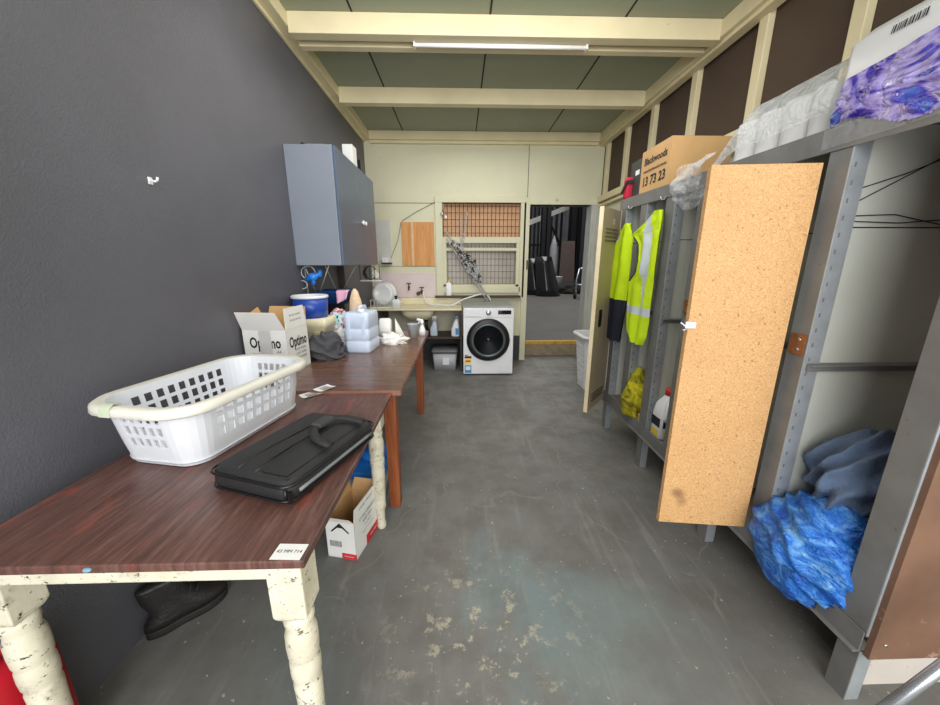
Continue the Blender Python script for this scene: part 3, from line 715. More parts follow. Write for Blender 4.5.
# laptop bag
t = thing('laptop_bag', 'flat black nylon laptop bag lying on the near table edge', 'bag', (-.474, .978, TZ), -.33); t.scale = (.93, .94, 1.05)
def rr(w, d, r, z, cx=0, cy=0): return rrect(w, d, r, 6, cx, cy, z)
L0 = [rr(.26,.39,.03,.004), rr(.275,.405,.035,.012), rr(.28,.41,.036,.028), rr(.276,.406,.036,.05), rr(.25,.38,.034,.063)]
mb = MB().loft(L0, cap=True)
part('main_body', t, mb, BLACKF, local=True)
def puff(u, v, w, d, z0, h, cx=0, cy=0):
    x = (u-.5)*w; y = (v-.5)*d
    e = (1-abs(2*u-1)**4)*(1-abs(2*v-1)**4)
    return Vector((cx+x, cy+y, z0 + h*e + .006*e*fbm((x, y, 0), 9, 3)))
part('front_flap', t, MB().grid(lambda u, v: puff(u, v, .245, .375, .062, .012), 16, 22), BLACKF, local=True)
part('front_pocket', t, MB().grid(lambda u, v: puff(u, v, .09, .34, .066, .012, .07, -.01), 10, 20), BLACKF, local=True)
mb = MB().tube([p for p in rr(.286,.416,.037,.051)], .0035, 6, closed=True)
part('top_piping', t, mb, BLACKP, local=True)
part('bottom_piping', t, MB().tube([p for p in rr(.284,.414,.037,.013)], .003, 6, closed=True), BLACKP, local=True)
part('zipper', t, MB().tube([(.1425, -.17+.34*k/10, .03) for k in range(11)], .005, 6), GREYTRIM, local=True, label='grey zip along the aisle side')
part('zip_pull', t, MB().box(.135, .143, -.205, -.195, .012, .04).tube([(.128,-.203,.045),(.13,-.206,.02)], .004, 6), BLACKP, local=True)
hp = []
for k in range(15):
    a = PI*k/14; hp.append(Vector((.135 - .105*math.sin(a)**.7, .055 + .085*-math.cos(a), .08+.018*math.sin(a))))
mb = MB()
mb.grid(lambda u, v: hp[round(u*14)] + Vector((0,0,0)) + ((hp[min(14, round(u*14)+1)]-hp[max(0, round(u*14)-1)]).normalized().cross(Vector((0,0,1))))*(v-.5)*.028, 14, 1)
part('handle', t, mb, BLACKF, local=True, solid=.007)
m2 = MB()
for x0, x1 in ((.012, .03), (-.05, -.015)): m2.tube([(x0+(x1-x0)*k/12, -.185+.37*k/12, .0745-.012*abs(2*k/12-1)**4) for k in range(13)], .0022, 6)
part('seam_piping', t, m2, BLACKP, local=True)
part('handle_wrap', t, MB().ob((.035, .06, .099), (.036, .07, .014)), mat('dark_grey_webbing', (62,62,64), .8), local=True, bevel=.004)

# slips and label on the table
def card(name, label, cat, u, v, z, w, d, rz, lines=(), bars=0, curl=.0, grp=None):
    p = U(u, v, z=z); mb = MB()
    M = Matrix.Translation(p) @ Matrix.Rotation(rz, 4, 'Z')
    mb.grid(lambda a, b: M @ Vector(((a-.5)*w, (b-.5)*d, .0008+curl*(2*a-1)**2)), 8, 2)
    for i, (txt, size, dy) in enumerate(lines): mb.text(txt, size, M @ Matrix.Translation((0, dy, .0016)), 1)
    if bars:
        rnd = random.Random(bars); x = -w*.36
        while x < w*.36:
            b = rnd.choice((.0012,.002,.003)); zc = .0013+curl*(2*(x/w))**2; mb.add([M @ Vector(q) for q in ((x,-d*.25,zc),(x+b,-d*.25,zc),(x+b,d*.3,zc),(x,d*.3,zc))], [(0,1,2,3)], 1); x += b*2.2
    return one(name, label, cat, mb, [PAPER, INK], tuple(p), group=grp)
card('paper_label', 'small white label with handwritten numbers at the front corner of the near table', 'label', 289.5, 552, TZ, .062, .042, -.05, [('43 MM 714', .0115, 0)])
card('barcode_slip', 'white barcode slip nearer the basket, by the table joint', 'slip', 311, 395, TZ, .06, .085, -.75, bars=3, curl=.004, grp='paper slips by the table joint')
card('barcode_slip', 'white barcode slip lying across the joint toward the laminate table', 'slip', 325, 388.5, FZ+.001, .06, .085, -.5, bars=5, curl=.004, grp='paper slips by the table joint')

# ------------------------------------------------------------------ clutter on the far table
def open_carton(t, w, d, h, outer, inner, flaps, th=.004):
    """carton in local coords, origin at base centre; flaps = {side: (length, angle from vertical outwards)}"""
    mb = MB(); mi = 1
    mb.box(-w/2, w/2, -d/2, d/2, 0, th)
    for s in ('B','T','L','R'):
        if s in 'BT':
            y = -d/2 if s == 'B' else d/2; sg = 1 if s == 'B' else -1
            mb.box(-w/2, w/2, min(y, y+sg*th/2), max(y, y+sg*th/2), 0, h, 0); mb.box(-w/2+th/2, w/2-th/2, min(y+sg*th/2, y+sg*th), max(y+sg*th/2, y+sg*th), th, h, 1)
        else:
            x = -w/2 if s == 'L' else w/2; sg = 1 if s == 'L' else -1
            mb.box(min(x, x+sg*th/2), max(x, x+sg*th/2), -d/2, d/2, 0, h, 0); mb.box(min(x+sg*th/2, x+sg*th), max(x+sg*th/2, x+sg*th), -d/2+th, d/2-th, th, h, 1)
    body = mb; out = {}
    for s, (ln, ang) in flaps.items():
        ca, sa = math.cos(ang), math.sin(ang)
        nx, ny = {'B': (0,-1), 'T': (0,1), 'L': (-1,0), 'R': (1,0)}[s]
        hw = (w if s in 'BT' else d)/2 - .002; base = Vector((nx*(w/2-.001), ny*(d/2-.001), h)); tx = Vector((ny, -nx, 0))
        o = Vector((nx*sa, ny*sa, ca))*ln; nrm = Vector((nx*ca, ny*ca, -sa))*th*.5
        m2 = MB()
        m2.slab([base-tx*hw, base+tx*hw, base+tx*(hw-.012)+o, base-tx*(hw-.012)+o], nrm, 0)
        m2.slab([base-tx*hw-nrm*.02, base+tx*hw-nrm*.02, base+tx*(hw-.012)+o-nrm*.02, base-tx*(hw-.012)+o-nrm*.02], -nrm*.9, 1)
        out[s] = (m2, base, tx, o, nrm)
    return body, out
t = thing('paper_carton', 'open white printed carton with brown inner flaps against the dark wall', 'carton', (-1.0, 1.93, FZ), -.10)
w, d, h = .235, .21, .235
body, fl = open_carton(t, w, d, h, CARDW, CARDI, {'B': (.11, .5), 'L': (.1, .35), 'T': (.1, .25), 'R': (.11, -.05)})
for s, (m2, base, tx, o, nrm) in fl.items():
    if s == 'R':
        for k, sz in ((.38, .016), (.62, .016)): m2.text('80 GSM WHITE', sz, frame(base+o*k+nrm*1.1, tx*-1 if (tx*-1).cross(o).dot(nrm) > 0 else tx, o), 2)
    part('flap', t, m2, [CARDW, CARDI, INK], local=True)
mb = MB()
Mf = frame((0, -d/2-.001, .165), (1,0,0), (0,0,1))
mb.text('Optimo', .08, Mf, 0, .0022, .66); mb.text('A4', .02, Mf @ Matrix.Translation((.07,-.045,0)), 0); mb.text('COPY PAPER', .016, Mf @ Matrix.Translation((-.03,-.06,0)), 0)
mb.box(-.03, .035, -d/2-.002, -d/2-.0008, .08, h, 1)
Mr = frame((w/2+.001, 0, .16), (0,1,0), (0,0,1))
mb.text('Optimo', .08, Mr, 0, .0022, .66)
for k in range(3): mb.text('COPY PAPER', .018, Mr @ Matrix.Translation((.02,-.045-.024*k,0)), 0)
body.add(mb.v, mb.f, [m_+2 for m_ in mb.m])
part('carton_body', t, body, [CARDW, CARDI, INK, mat('clear_tape_strip', (206,206,206), .3)], local=True)

t = thing('cream_container', 'square cream plastic container with a notched front under the blue bucket', 'container', (-.985, 2.44, FZ))
part('container_body', t, MB().loft([rrect(w_, d_, .02, 4, -.99, 2.44, FZ+z) for w_, d_, z in ((.19,.2,0),(.205,.21,.155),(.22,.22,.16),(.22,.22,.205),(.2,.2,.215))]), CREAMP)
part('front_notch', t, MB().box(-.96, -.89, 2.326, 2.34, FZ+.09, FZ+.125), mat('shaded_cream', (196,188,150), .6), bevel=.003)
c = Vector((-1.012, 2.44, FZ+.215))
t = thing('blue_bucket', 'round blue plastic bucket with white rim stacked on the cream container', 'bucket', tuple(c))
part('bucket_wall', t, MB().lathe(c, [(.105,0),(.113,.13),(.111,.13),(.1,.01),(.01,.008)], 32), BLUEP)
part('rim', t, MB().lathe(c, [(.111,.128),(.118,.13),(.118,.144),(.11,.148),(.104,.144),(.104,.128)], 32, caps=False), WHITEP, label='white rolled rim')
# turquoise print cloth heap, white bag, jacket
def heap(name, label, cat, c, r, m, seed, amp=.28, f=2.2, zb=None, sub=4, parent=None):
    c = Vector(c); zb = c.z if zb is None else zb
    def fn(d_): 
        k = 1 + amp*(fbm(d_, f, seed)) - amp*.5*abs(fbm(d_, f*2.3, seed+5)); return k
    mb = MB().ball(c, r, 0, sub, fn)
    for v in mb.v:
        if v.z < zb: v.z = zb + (zb-v.z)*.03
    return one(name, label, cat, mb, m, (c.x, c.y, zb))
heap('printed_cloth', 'folded turquoise and red printed cloth between bucket and jerry can', 'cloth', (-.87, 2.58, FZ+.1), (.10,.08,.15), PRINTC, 3, .25, 2, FZ)
heap('plastic_bag', 'crumpled white plastic bag beside the jerry can base', 'bag', (-.81, 2.42, FZ+.05), (.06,.07,.085), WHITEBAG, 5, .35, 3, FZ)

# jerry can
t = thing('jerry_can', 'ribbed translucent blue-white jerry can on the laminate table', 'jerry can', (-.66, 2.38, FZ), -.1)
mb = MB(); L = []
for z, k in ((0,.96),(.008,1),(.07,1),(.075,.965),(.082,.965),(.087,1),(.15,1),(.155,.965),(.162,.965),(.167,1),(.235,1),(.255,.95),(.262,.86)):
    L.append(rrect(.165*k, .215*k, .022, 4, 0, 0, z))
mb.loft(L)
part('can_body', t, mb, JERRY, local=True)
part('carry_handle', t, MB().tube([(0,.08,.255),(0,.07,.285),(0,.0,.29),(0,-.03,.285),(0,-.04,.255)], .013, 8), JERRY, local=True)
part('cap', t, MB().lathe((0.03,-.075,.258), [(.024,0),(.024,.025),(.02,.028)], 16), WHITEP, local=True)
for x in (-.05, .05): part('side_rib', t, MB().box(x-.012, x+.012, -.112, -.105, .09, .24), JERRY, local=True, bevel=.004)
# tissue heap + standing paper pack
heap('tissue_heap', 'loose heap of crumpled white tissues right of the jerry can', 'tissues', (-.5, 2.58, FZ+.02), (.1,.08,.05), TISSUE, 11, .5, 3, FZ)
mb = MB().loft([rrect(.09, .06, .012, 3, -.57, 2.69, FZ+z) for z in (0, .15)] + [rrect(.07, .04, .012, 3, -.57, 2.69, FZ+.165)])
one('paper_pack', 'upright white paper pack behind the tissues on the laminate table', 'pack', mb, PAPER, (-.57, 2.69, FZ))
mb = MB().slab([Vector((-.5, 2.72, FZ)), Vector((-.42, 2.72, FZ)), Vector((-.5, 2.72, FZ+.16))], (0, .01, .0))
one('folded_card', 'white folded card standing as a triangle beside the paper pack', 'card', mb, PAPER, (-.46, 2.72, FZ))
# white measuring cup and nozzle
c = (-.375, 2.8, FZ)
t = thing('plastic_cup', 'pale plastic measuring cup near the far end of the laminate table', 'cup', c)
part('cup_wall', t, MB().lathe(c, [(.01,.003),(.034,0),(.045,.1),(.049,.104),(.045,.104),(.042,.1),(.031,.006),(.008,.006)], 24), TUBG)
c = Vector((-.31, 2.86, FZ))
t = thing('trigger_spray', 'white trigger spray bottle at the far right table corner', 'bottle', tuple(c))
part('bottle_body', t, MB().loft([rrect(w_, d_, .012, 4, c.x, c.y, FZ+z) for w_, d_, z in ((.05,.04,0),(.055,.042,.04),(.03,.03,.075),(.02,.02,.09))]), WHITEP)
part('trigger', t, MB().tube([c+Vector((0,0,.09)), c+Vector((0,0,.12))], .014, 8).tube([c+Vector((.01,0,.12)), c+Vector((-.04,0,.13))], .011, 8).tube([c+Vector((-.015,0,.12)), c+Vector((-.045,0,.075)), c+Vector((-.07,0,.04))], .006, 6), WHITEP)
# dark blue tub with pink cloth and peach mitt
t = thing('blue_tub', 'shallow dark blue plastic tub behind the bucket on a black box', 'tub', (-1.0, 2.87, FZ))
part('tub_body', t, MB().loft([rrect(w_, d_, .02, 4, -.99, 2.87, FZ+z) for w_, d_, z in ((.2,.28,.27),(.24,.32,.36),(.25,.33,.365),(.24,.32,.363),(.2,.28,.28))]), BLUED)
one('black_crate', 'black box on the table under the dark blue tub', 'box', MB().box(-1.1, -.88, 2.75, 3.0, FZ, FZ+.27), BLACKP, (-.99, 2.87, FZ), bevel=.006)
one('pink_cloth', 'pink cloth hanging over the edge of the dark blue tub', 'cloth', MB().grid(lambda u, v: Vector((-.918+.09*u*(.75+.25*v), 2.697-.014*math.sin(u*7)*(1-v)-.006+(.03 if v > .9 else 0), FZ+.275+.035*u*(1-v)+.1*v)), 14, 10), PINKC, (-.87, 2.69, FZ+.28), solid=.008)
heap('peach_mitt', 'peach coloured patterned cloth standing behind the jerry can', 'cloth', (-.785, 2.70, FZ+.22), (.048,.04,.17), PEACH, 15, .12, 2, FZ, 3)

# ------------------------------------------------------------------ under the tables
t = thing('wine_carton', 'open white carton with red corners on the floor under the table', 'carton', (-.512, 1.462, 0), -.22)
w, d, h = .14, .235, .19
body, fl = open_carton(t, w, d, h, CARDW, CARDI, {'R': (.06, -.02), 'B': (.03, .5), 'L': (.07, .2), 'T': (.06, .25)}, .004)
for s, (m2, base, tx, o, nrm) in fl.items():
    if s == 'R':
        up = o
        M = frame(base+o*.55+nrm*1.1, (0,1,0), up); m2.text('STORE UPRIGHT', .018, M, 2)
    part('flap', t, m2, [CARDW, CARDI, INK], local=True)
mb = MB()
y = -d/2-.001
mb.add([(-.045, y, .14), (0, y, .185), (.045, y, .14), (.04, y, .135), (.012, y, .16), (-.012, y, .16), (-.04, y, .135)], [(0,1,5,6), (1,2,3,4), (1,4,5)], 0)
mb.box(0.0, w/2+.0012, y-.0004, y+.001, .002, .03, 1); mb.text('MERCHANT', .009, frame((.035, y-.001, .015), (1,0,0), (0,0,1)), 2)
x = -.055; rnd = random.Random(4)
while x < .005: b = rnd.choice((.0012,.002,.003)); mb.add([(x,y,.06),(x+b,y,.06),(x+b,y,.09),(x,y,.09)], [(0,1,2,3)], 0); x += b*2.1
xr = w/2+.001
mb.box(xr-.001, xr+.0004, -.02, d/2, .002, .05, 1); mb.text('MERCHANT', .014, frame((xr+.001, .05, .025), (0,1,0), (0,0,1)), 2)
for k, (tx_, sz) in enumerate((('STORE UPRIGHT', .02), ('KEEP DRY', .02), ('12 x 750ml', .013), ('PRODUCT OF AUSTRALIA', .009))):
    mb.text(tx_, sz, frame((xr+.001, .0, .172-.027*k), (0,1,0), (0,0,1)), 0)
body.add(mb.v, mb.f, [m_+2 for m_ in mb.m])
part('carton_body', t, body, [CARDW, CARDI, INK, RED, PAPER], local=True)
t = thing('blue_crate', 'bright blue plastic crate with clear sides on the floor behind the carton', 'crate', (-.55, 1.80, 0))
part('crate_body', t, MB().loft([rrect(w_, .24, .02, 4, -.55, 1.83, z) for w_, z in ((.24,0),(.26,.17))]), TUBG)
part('crate_lid', t, MB().loft([rrect(w_, .26, .02, 4, -.55, 1.83, z) for w_, z in ((.27,.17),(.28,.175),(.28,.2),(.24,.21))]), BLUEL)
one('blue_ball_lid', 'bright blue lid lying on top of the blue crate', 'lid', MB().lathe((-.5, 1.88, .21), [(.08,0),(.085,.02),(.07,.05),(.02,.055)], 20), BLUEL, (-.5, 1.88, .21))
# work boot beneath the table by the wall
t = thing('work_boot', 'black lace-up work boot lying under the near table by the wall', 'boot', (-1.035, 1.10, 0), -.7)
def foot(w0, z): 
    out = []
    for k in range(28):
        a = 2*PI*k/28; y = .125*math.sin(a); x = .044*math.cos(a)*(1+.18*math.sin(a)-.25*math.exp(-((y+.02)/.05)**2))
        out.append(Vector((x*w0, y*(1+.02*(w0-1)), z)))
    return out
part('sole', t, MB().loft([foot(1.08,0), foot(1.12,.012), foot(1.06,.02), foot(1.12,.03)]), RUB, local=True)
L = []
for z, k, s in ((.03,1.02,0),(.055,1.0,0),(.08,.86,-.012),(.105,.7,-.035),(.14,.62,-.055),(.19,.62,-.062),(.2,.6,-.062)):
    L.append([Vector((p.x*min(1.05, k*1.1), p.y*(k if k > .95 else k*.82)+s, z)) for p in foot(1, 0)])
part('upper', t, MB().loft(L), mat('black_leather', (34,33,33), .45, bump=.3, bscale=90), local=True)
mb = MB()
for k in range(5): mb.tube([(-.028, .035-.02*k, .098+.017*k), (.0, .045-.02*k, .108+.017*k), (.028, .03-.02*k, .1+.017*k)], .004, 6)
part('laces', t, mb, INK, local=True)
# red can on the floor at the near left
t = thing('red_can', 'red plastic fuel can on the floor between the wall and the near left table leg', 'can', (-1.085, .66, 0))
part('can_body', t, MB().loft([rrect(.092*k, .17*k, .025, 5, -1.085, .66, z) for k, z in ((.92,0),(1,.012),(1,.34),(.9,.37),(.55,.385))]), REDP)
part('can_handle', t, MB().tube([(-1.085,.61,.375),(-1.085,.62,.41),(-1.085,.70,.41),(-1.085,.71,.375)], .011, 8), REDP)

# ------------------------------------------------------------------ locker bank (right)
LX, LXB = 1.16, 1.64
LZ0, LZ1, LT = .19, .262, 1.69
POSTS = [(2.60, 2.665), (2.315, 2.395), (2.02, 2.105), (1.745, 1.82), (1.43, 1.50), (1.128, 1.195), (.763, .835)]
t = thing('locker_bank', 'long grey steel locker bank with open doors along the right wall', 'lockers', (1.4, 1.7, 0))
LOCK = t
part('top_rail', t, MB().box(LX-.004, LX, .70, 2.70, 1.618, LT).box(LX-.004, LX+.045, .70, 2.70, LT-.004, LT), STEEL, bevel=.002)
part('bottom_rail', t, MB().box(LX-.004, LX, .763, 2.70, LZ0, LZ1).box(LX-.022, LX-.004, .763, 2.70, LZ0, LZ0+.005).box(LX, LX+.03, .763, 2.70, LZ1-.012, LZ1-.008), STEEL, bevel=.002)
part('top_panel', t, MB().box(LX, LXB, .70, 2.70, LT-.012, LT-.004), STEEL)
part('base_panel', t, MB().box(LX, LXB, .775, 2.67, LZ1-.03, LZ1-.012), BASEW)
part('back_panel', t, MB().box(LXB, LXB+.012, .765, 2.68, LZ0, LT-.004), PANELG)
for i, (a, b) in enumerate(POSTS):
    mb = MB().box(LX, LX+.004, a, b, LZ1, 1.618).box(LX, LX+.055, a-.004, a, LZ1-.012, 1.66, 1)
    if i < 6:
        for k in range(26):
            z = LZ1+.05+k*.05; mb.box(LX+.012, LX+.018, a-.0052, a-.0038, z, z+.014, 2)
    part('post', t, mb, [STEEL, GALV, STEEL], bevel=.001)
    if 0 < i < 6 or i == 0:
        p_ = part('partition', t, MB().box(LX+.055, LXB, a+.004, a+.012, LZ1-.012, LT-.012).box(LX+.06, LXB, a+.0035, a+.004, 1.39, 1.394, 1), [PANELG, JOINT])
        part('cross_rail', p_, MB().box(LX+.01, LXB, a-.016, a+.004, .93, .955).box(LX+.01, LXB, a-.03, a-.016, .95, .955), STEEL, bevel=.001)
part('end_panel', t, MB().box(LX+.006, LXB+.01, .744, .759, LZ0-.004, LT-.02, 0).lathe((LX+.04, .744, LZ0+.05), [(.005,0),(.005,.003)], 8, 1, RX), [HARDB, CHROME], label='brown hardboard end panel')
mb = MB()
for a_, b_, c_ in (((1.2,1.50),(1.34,1.545),(1.48,1.60)), ((1.2,1.46),(1.33,1.53),(1.46,1.60)), ((1.2,1.425),(1.34,1.43),(1.5,1.40)), ((1.2,1.41),(1.36,1.405),(1.5,1.415))):
    mb.tube([(p[0], 1.127, p[1]) for p in (a_, b_, c_)], .0016, 5)
part('loose_wire', t, mb, DARKM, label='thin dark wires across the pale partition')
part('back_rail', t, MB().box(LXB-.04, LXB, .8, .83, LZ1, LT-.02), STEEL)
for y in (2.615, 2.04, 1.40, .765):
    part('leg', t, MB().box(LX, LX+.004, y-.002, y+.055, -TILT*(y-.76), LZ0, 0).box(LX+.004, LX+.045, y-.002, y+.002, -TILT*(y-.76), LZ0, 1), [STEEL, GALV])
for y in (2.615, 1.40, .765):
    part('leg', t, MB().box(LXB-.06, LXB-.02, y, y+.05, -TILT*(y-.76), LZ0), GALV, bevel=.002)
# open chipboard door
DY = 1.205
def skew(mb):
    for v in mb.v: v.y -= .12*(v.x-.97)
    return mb
d = part('door', t, skew(MB().box(.803, 1.128, DY-.009, DY+.009, .262, 1.585)), M_CHIP, label='raw chipboard door swung open')
part('latch', d, skew(MB().box(.79, .825, DY-.018, DY-.009, 1.06, 1.085).tube([(.775, DY-.014, 1.08), (.8, DY-.016, 1.06), (.78, DY-.02, 1.055)], .004, 6)), CHROME, bevel=.001)
part('hinge', d, MB().tube([(1.146, DY, 1.4), (1.146, DY, 1.48)], .007, 8).box(1.12, 1.16, DY+.009, DY+.012, 1.4, 1.48), RUST)
part('hinge', d, MB().tube([(1.146, DY, .38), (1.146, DY, .46)], .007, 8).box(1.12, 1.16, DY+.009, DY+.012, .38, .46), RUST)
for y0, z0 in ((1.15, .98), (1.77, 1.02)):
    part('hinge_plate', t, MB().box(LX-.006, LX-.001, y0-.018, y0+.035, z0, z0+.07, 0).lathe((LX-.006, y0, z0+.018), [(.006,0),(.005,.003)], 8, 1, Matrix.Rotation(-PI/2, 4, 'Y')).lathe((LX-.006, y0, z0+.052), [(.006,0),(.005,.003)], 8, 1, Matrix.Rotation(-PI/2, 4, 'Y')), [RUST, CHROME], label='rusty hinge plate')
# beige metal door at the far end
A = Vector((1.145, 2.69, 0)); B = Vector((.905, 2.405, 0)); e = (B-A).normalized(); nn = Vector((-e.y, e.x, 0))
if nn.y > 0: nn = -nn
def dp(s, off, z): return A + e*s + nn*off + Vector((0, 0, z))
Lw = (B-A).length
mb = MB().hexa([dp(0,0,.2), dp(Lw,0,.2), dp(Lw,.02,.2), dp(0,.02,.2)], [dp(0,0,1.612), dp(Lw,0,1.612), dp(Lw,.02,1.612), dp(0,.02,1.612)], 0)
mb.hexa([dp(Lw,-.003,.2), dp(Lw+.006,-.003,.2), dp(Lw+.006,.024,.2), dp(Lw,.024,.2)], [dp(Lw,-.003,1.612), dp(Lw+.006,-.003,1.612), dp(Lw+.006,.024,1.612), dp(Lw,.024,1.612)], 1)
mb.text('10', .055, frame(dp(Lw*.42, .0215, 1.53), -e, (0,0,1)), 2, .001)
d = part('door', t, mb, [BEIGE, PALEEDGE, PAPER], label='beige steel locker door standing ajar')
for zs in ((1.40, 1.425, 1.45, 1.475), (.26, .285, .31)):
  mb = MB()
  for z in zs: mb.hexa([dp(.07,.02,z), dp(Lw-.07,.02,z), dp(Lw-.07,.028,z), dp(.07,.028,z)], [dp(.07,.02,z+.008), dp(Lw-.07,.02,z+.008), dp(Lw-.07,.021,z+.012), dp(.07,.021,z+.012)])
  part('louvre', d, mb, mat('dark_beige_slots', (110,98,80), .6))
part('handle', d, MB().hexa([dp(Lw-.13,.02,.82), dp(Lw-.08,.02,.82), dp(Lw-.08,.026,.82), dp(Lw-.13,.026,.82)], [dp(Lw-.13,.02,.94), dp(Lw-.08,.02,.94), dp(Lw-.08,.026,.94), dp(Lw-.13,.026,.94)]), BLACKP, label='black recessed handle')
part('hinge_plate', d, MB().hexa([dp(.005,.02,1.06), dp(.05,.02,1.06), dp(.05,.026,1.06), dp(.005,.026,1.06)], [dp(.005,.02,1.12), dp(.05,.02,1.12), dp(.05,.026,1.12), dp(.005,.026,1.12)]), RUST)

# hooks + garments
def garment(name, label, cat, rows, x0, mats, mfn, hook, seed, parts=()):
    """rows: (z, y_far, y_near) from top to bottom; hangs in front of the posts, both faces modelled"""
    t = thing(name, label, cat, hook)
    def at(v):
        k = v*(len(rows)-1); i = min(int(k), len(rows)-2); q = k-i
        return [rows[i][j]*(1-q)+rows[i+1][j]*q for j in range(3)]
    def surf(u, v, side):
        z, yf, yn = at(v); y = yf+(yn-yf)*u; bul = .020*(1-(2*u-1)**2)**.5
        fold = .010*math.sin(u*13+seed+2.5*v)*min(1, v*3) + .008*fbm((u*2, v*3, 0), 1.6, seed)
        return Vector((x0 + side*bul + fold*(1 if side < 0 else .3), y, z))
    mb = MB().grid(lambda u, v: surf(u, v, -1), 26, 44, mfn).grid(lambda u, v: surf(1-u, v, 1), 26, 44, lambda u, v: mfn(1-u, v))
    part('cloth', t, mb, mats)
    part('hook', t, MB().tube([Vector(hook)+Vector((.0,0,.0)), Vector(hook)+Vector((-.012,0,-.02)), Vector(hook)+Vector((-.028,0,-.022)), Vector(hook)+Vector((-.032,0,-.005))], .004, 6), CHROME)
    return t, surf
rows = [(1.515,2.50,2.46),(1.46,2.60,2.44),(1.40,2.655,2.41),(1.25,2.665,2.40),(1.02,2.685,2.40),(.90,2.68,2.40),(.71,2.66,2.43)]
def mf(u, v):
    if v > .68: return 2
    if .14 < v < .32 and u < .36 and abs(u-.15-.5*(v-.14)) < .1: return 1
    return 0
garment('work_shirt', 'hi-vis yellow and navy long-sleeved work shirt hanging in the far locker', 'shirt', rows, 1.13, [HIVIS, REFL, NAVY], mf, (1.155, 2.49, 1.63), 1)
VP = [(1.555,2.14,2.08),(1.50,2.25,2.06),(1.455,2.375,2.06),(1.44,2.39,2.06),(1.38,2.30,2.065),(1.28,2.275,2.07),(1.2,2.30,2.07),(1.15,2.375,2.075),(1.0,2.37,2.08),(.9,2.355,2.085),(.82,2.335,2.09),(.77,2.28,2.12)]
def mf2(u, v):
    z = VP[min(int(v*11), 10)]; k = v*11; i = min(int(k), 10); q = k-i
    zz = VP[i][0]*(1-q)+VP[i+1][0]*q; yy = (VP[i][1]*(1-q)+VP[i+1][1]*q)*(1-u) + (VP[i][2]*(1-q)+VP[i+1][2]*q)*u
    if .945 < zz < .99: return 1
    if zz > .99 and abs(yy-(2.165+.05*(zz-1.25))) < .03: return 1
    if 1.155 < zz < 1.445 and u < .07: return 2
    return 0
garment('safety_vest', 'hi-vis yellow sleeveless vest with silver tapes hanging in front of the locker post', 'vest', VP, 1.128, [HIVIS, REFL, NAVY], mf2, (1.155, 2.1, 1.63), 4)
# yellow/navy bundle, wood block, bottles
heap('hi_vis_bundle', 'bundled yellow and navy hi-vis jacket on the locker floor', 'jacket', (1.20, 2.25, LZ1+.09), (.085,.1,.21), m_crumple('yellow_navy_cloth', (24,24,34), (196,186,36), (242,232,60), .85, 6, .5, .3), 21, .22, 1.6, LZ1-.012, 4)
one('wood_block', 'small pale wood block on the locker base by the post', 'block', MB().ob((1.20, 2.135, LZ1+.013), (.04, .05, .05), Matrix.Rotation(.3, 4, 'Z')), WOODB, (1.20, 2.135, LZ1-.012), bevel=.006)
def jug(x, y, z, name, label, m, cap, s=1., lab=False):
    t = thing(name, label, 'bottle', (x, y, z), group='bottles in the third locker')
    part('bottle_body', t, MB().loft([rrect(w_*s, d_*s, .02*s, 5, x, y, z+h*s) for w_, d_, h in ((.1,.085,0),(.115,.1,.012),(.115,.1,.15),(.1,.085,.2),(.055,.055,.235),(.036,.036,.25))]), m)
    part('handle', t, MB().tube([(x-.035*s,y-.05*s,z+.12*s), (x-.045*s,y-.078*s,z+.14*s), (x-.04*s,y-.07*s,z+.2*s), (x-.015*s,y-.03*s,z+.23*s)], .012*s, 8), m)
    part('cap', t, MB().lathe((x, y, z+.25*s), [(.022*s,0),(.022*s,.03*s),(.017*s,.036*s)], 14), cap, label='red screw cap')
    if lab: part('label_print', t, MB().box(x-.06*s, x-.058*s, y-.04*s, y+.04*s, z+.075*s, z+.125*s, 0).box(x-.06*s, x-.058*s, y-.03*s, y+.03*s, z+.02*s, z+.055*s, 1).box(x-.045*s, x+.045*s, y-.0515*s, y-.05*s, z+.075*s, z+.115*s, 0).box(x-.035*s, x+.035*s, y-.0515*s, y-.05*s, z+.02*s, z+.055*s, 1), [NAVY, YELB])
REDC = mat('red_cap_plastic', (214,50,40), .4)
jug(1.225, 1.925, LZ1-.012, 'bleach_bottle', 'white jug with red cap and blue label on the locker floor', WHITEP, REDC, 1.08, True)
jug(1.358, 1.965, LZ1-.012, 'cleaner_bottle', 'yellow bottle with red cap standing behind the white jug', YELB, REDC, 1.1)
# contents of near bay
def pile(name, label, cat, c, r, m, seed, zb, low, fold, fq, sharp, axis, spill=True):
    c = Vector(c); off = Vector((seed*3.7, seed*1.3, seed*2.9)); ax = Vector(axis).normalized()
    def fn(d_):
        q_ = d_*1.1+off; w_ = Vector([1.3*noise.noise(q_+Vector((k*17.31, k*9.7, k*5.13))) for k in range(3)])
        ph = d_.dot(ax)*fq + 2.2*w_.x + 1.0*noise.noise(d_*2.4+off)
        sn = math.sin(ph); f_ = 1-2*abs(sn)**sharp
        ph2 = d_.dot(ax.cross(Vector((.3,.5,.8))))*fq*.8 + 2.5*w_.y
        return 1 + low*w_.z + fold*f_ + fold*.5*math.sin(ph2)
    mb = MB().ball(c, r, 0, 6, fn)
    for v in mb.v:
        if spill and v.x < LX-.012:
            v.z = max(v.z, zb-.12)
            if v.z < zb+.05: v.x = max(v.x, LX-.055)
        elif v.z < zb: v.z = zb
    return one(name, label, cat, mb, m, (c.x, c.y, zb))
pile('blue_tarpaulin', 'crumpled blue polythene sheet spilling out of the near open locker', 'sheet', (1.235, .985, LZ1+.06), (.17,.165,.225), BLUEBAG, 5, LZ1-.010, .26, .045, 10.5, 1.0, (.35,-.3,.85))
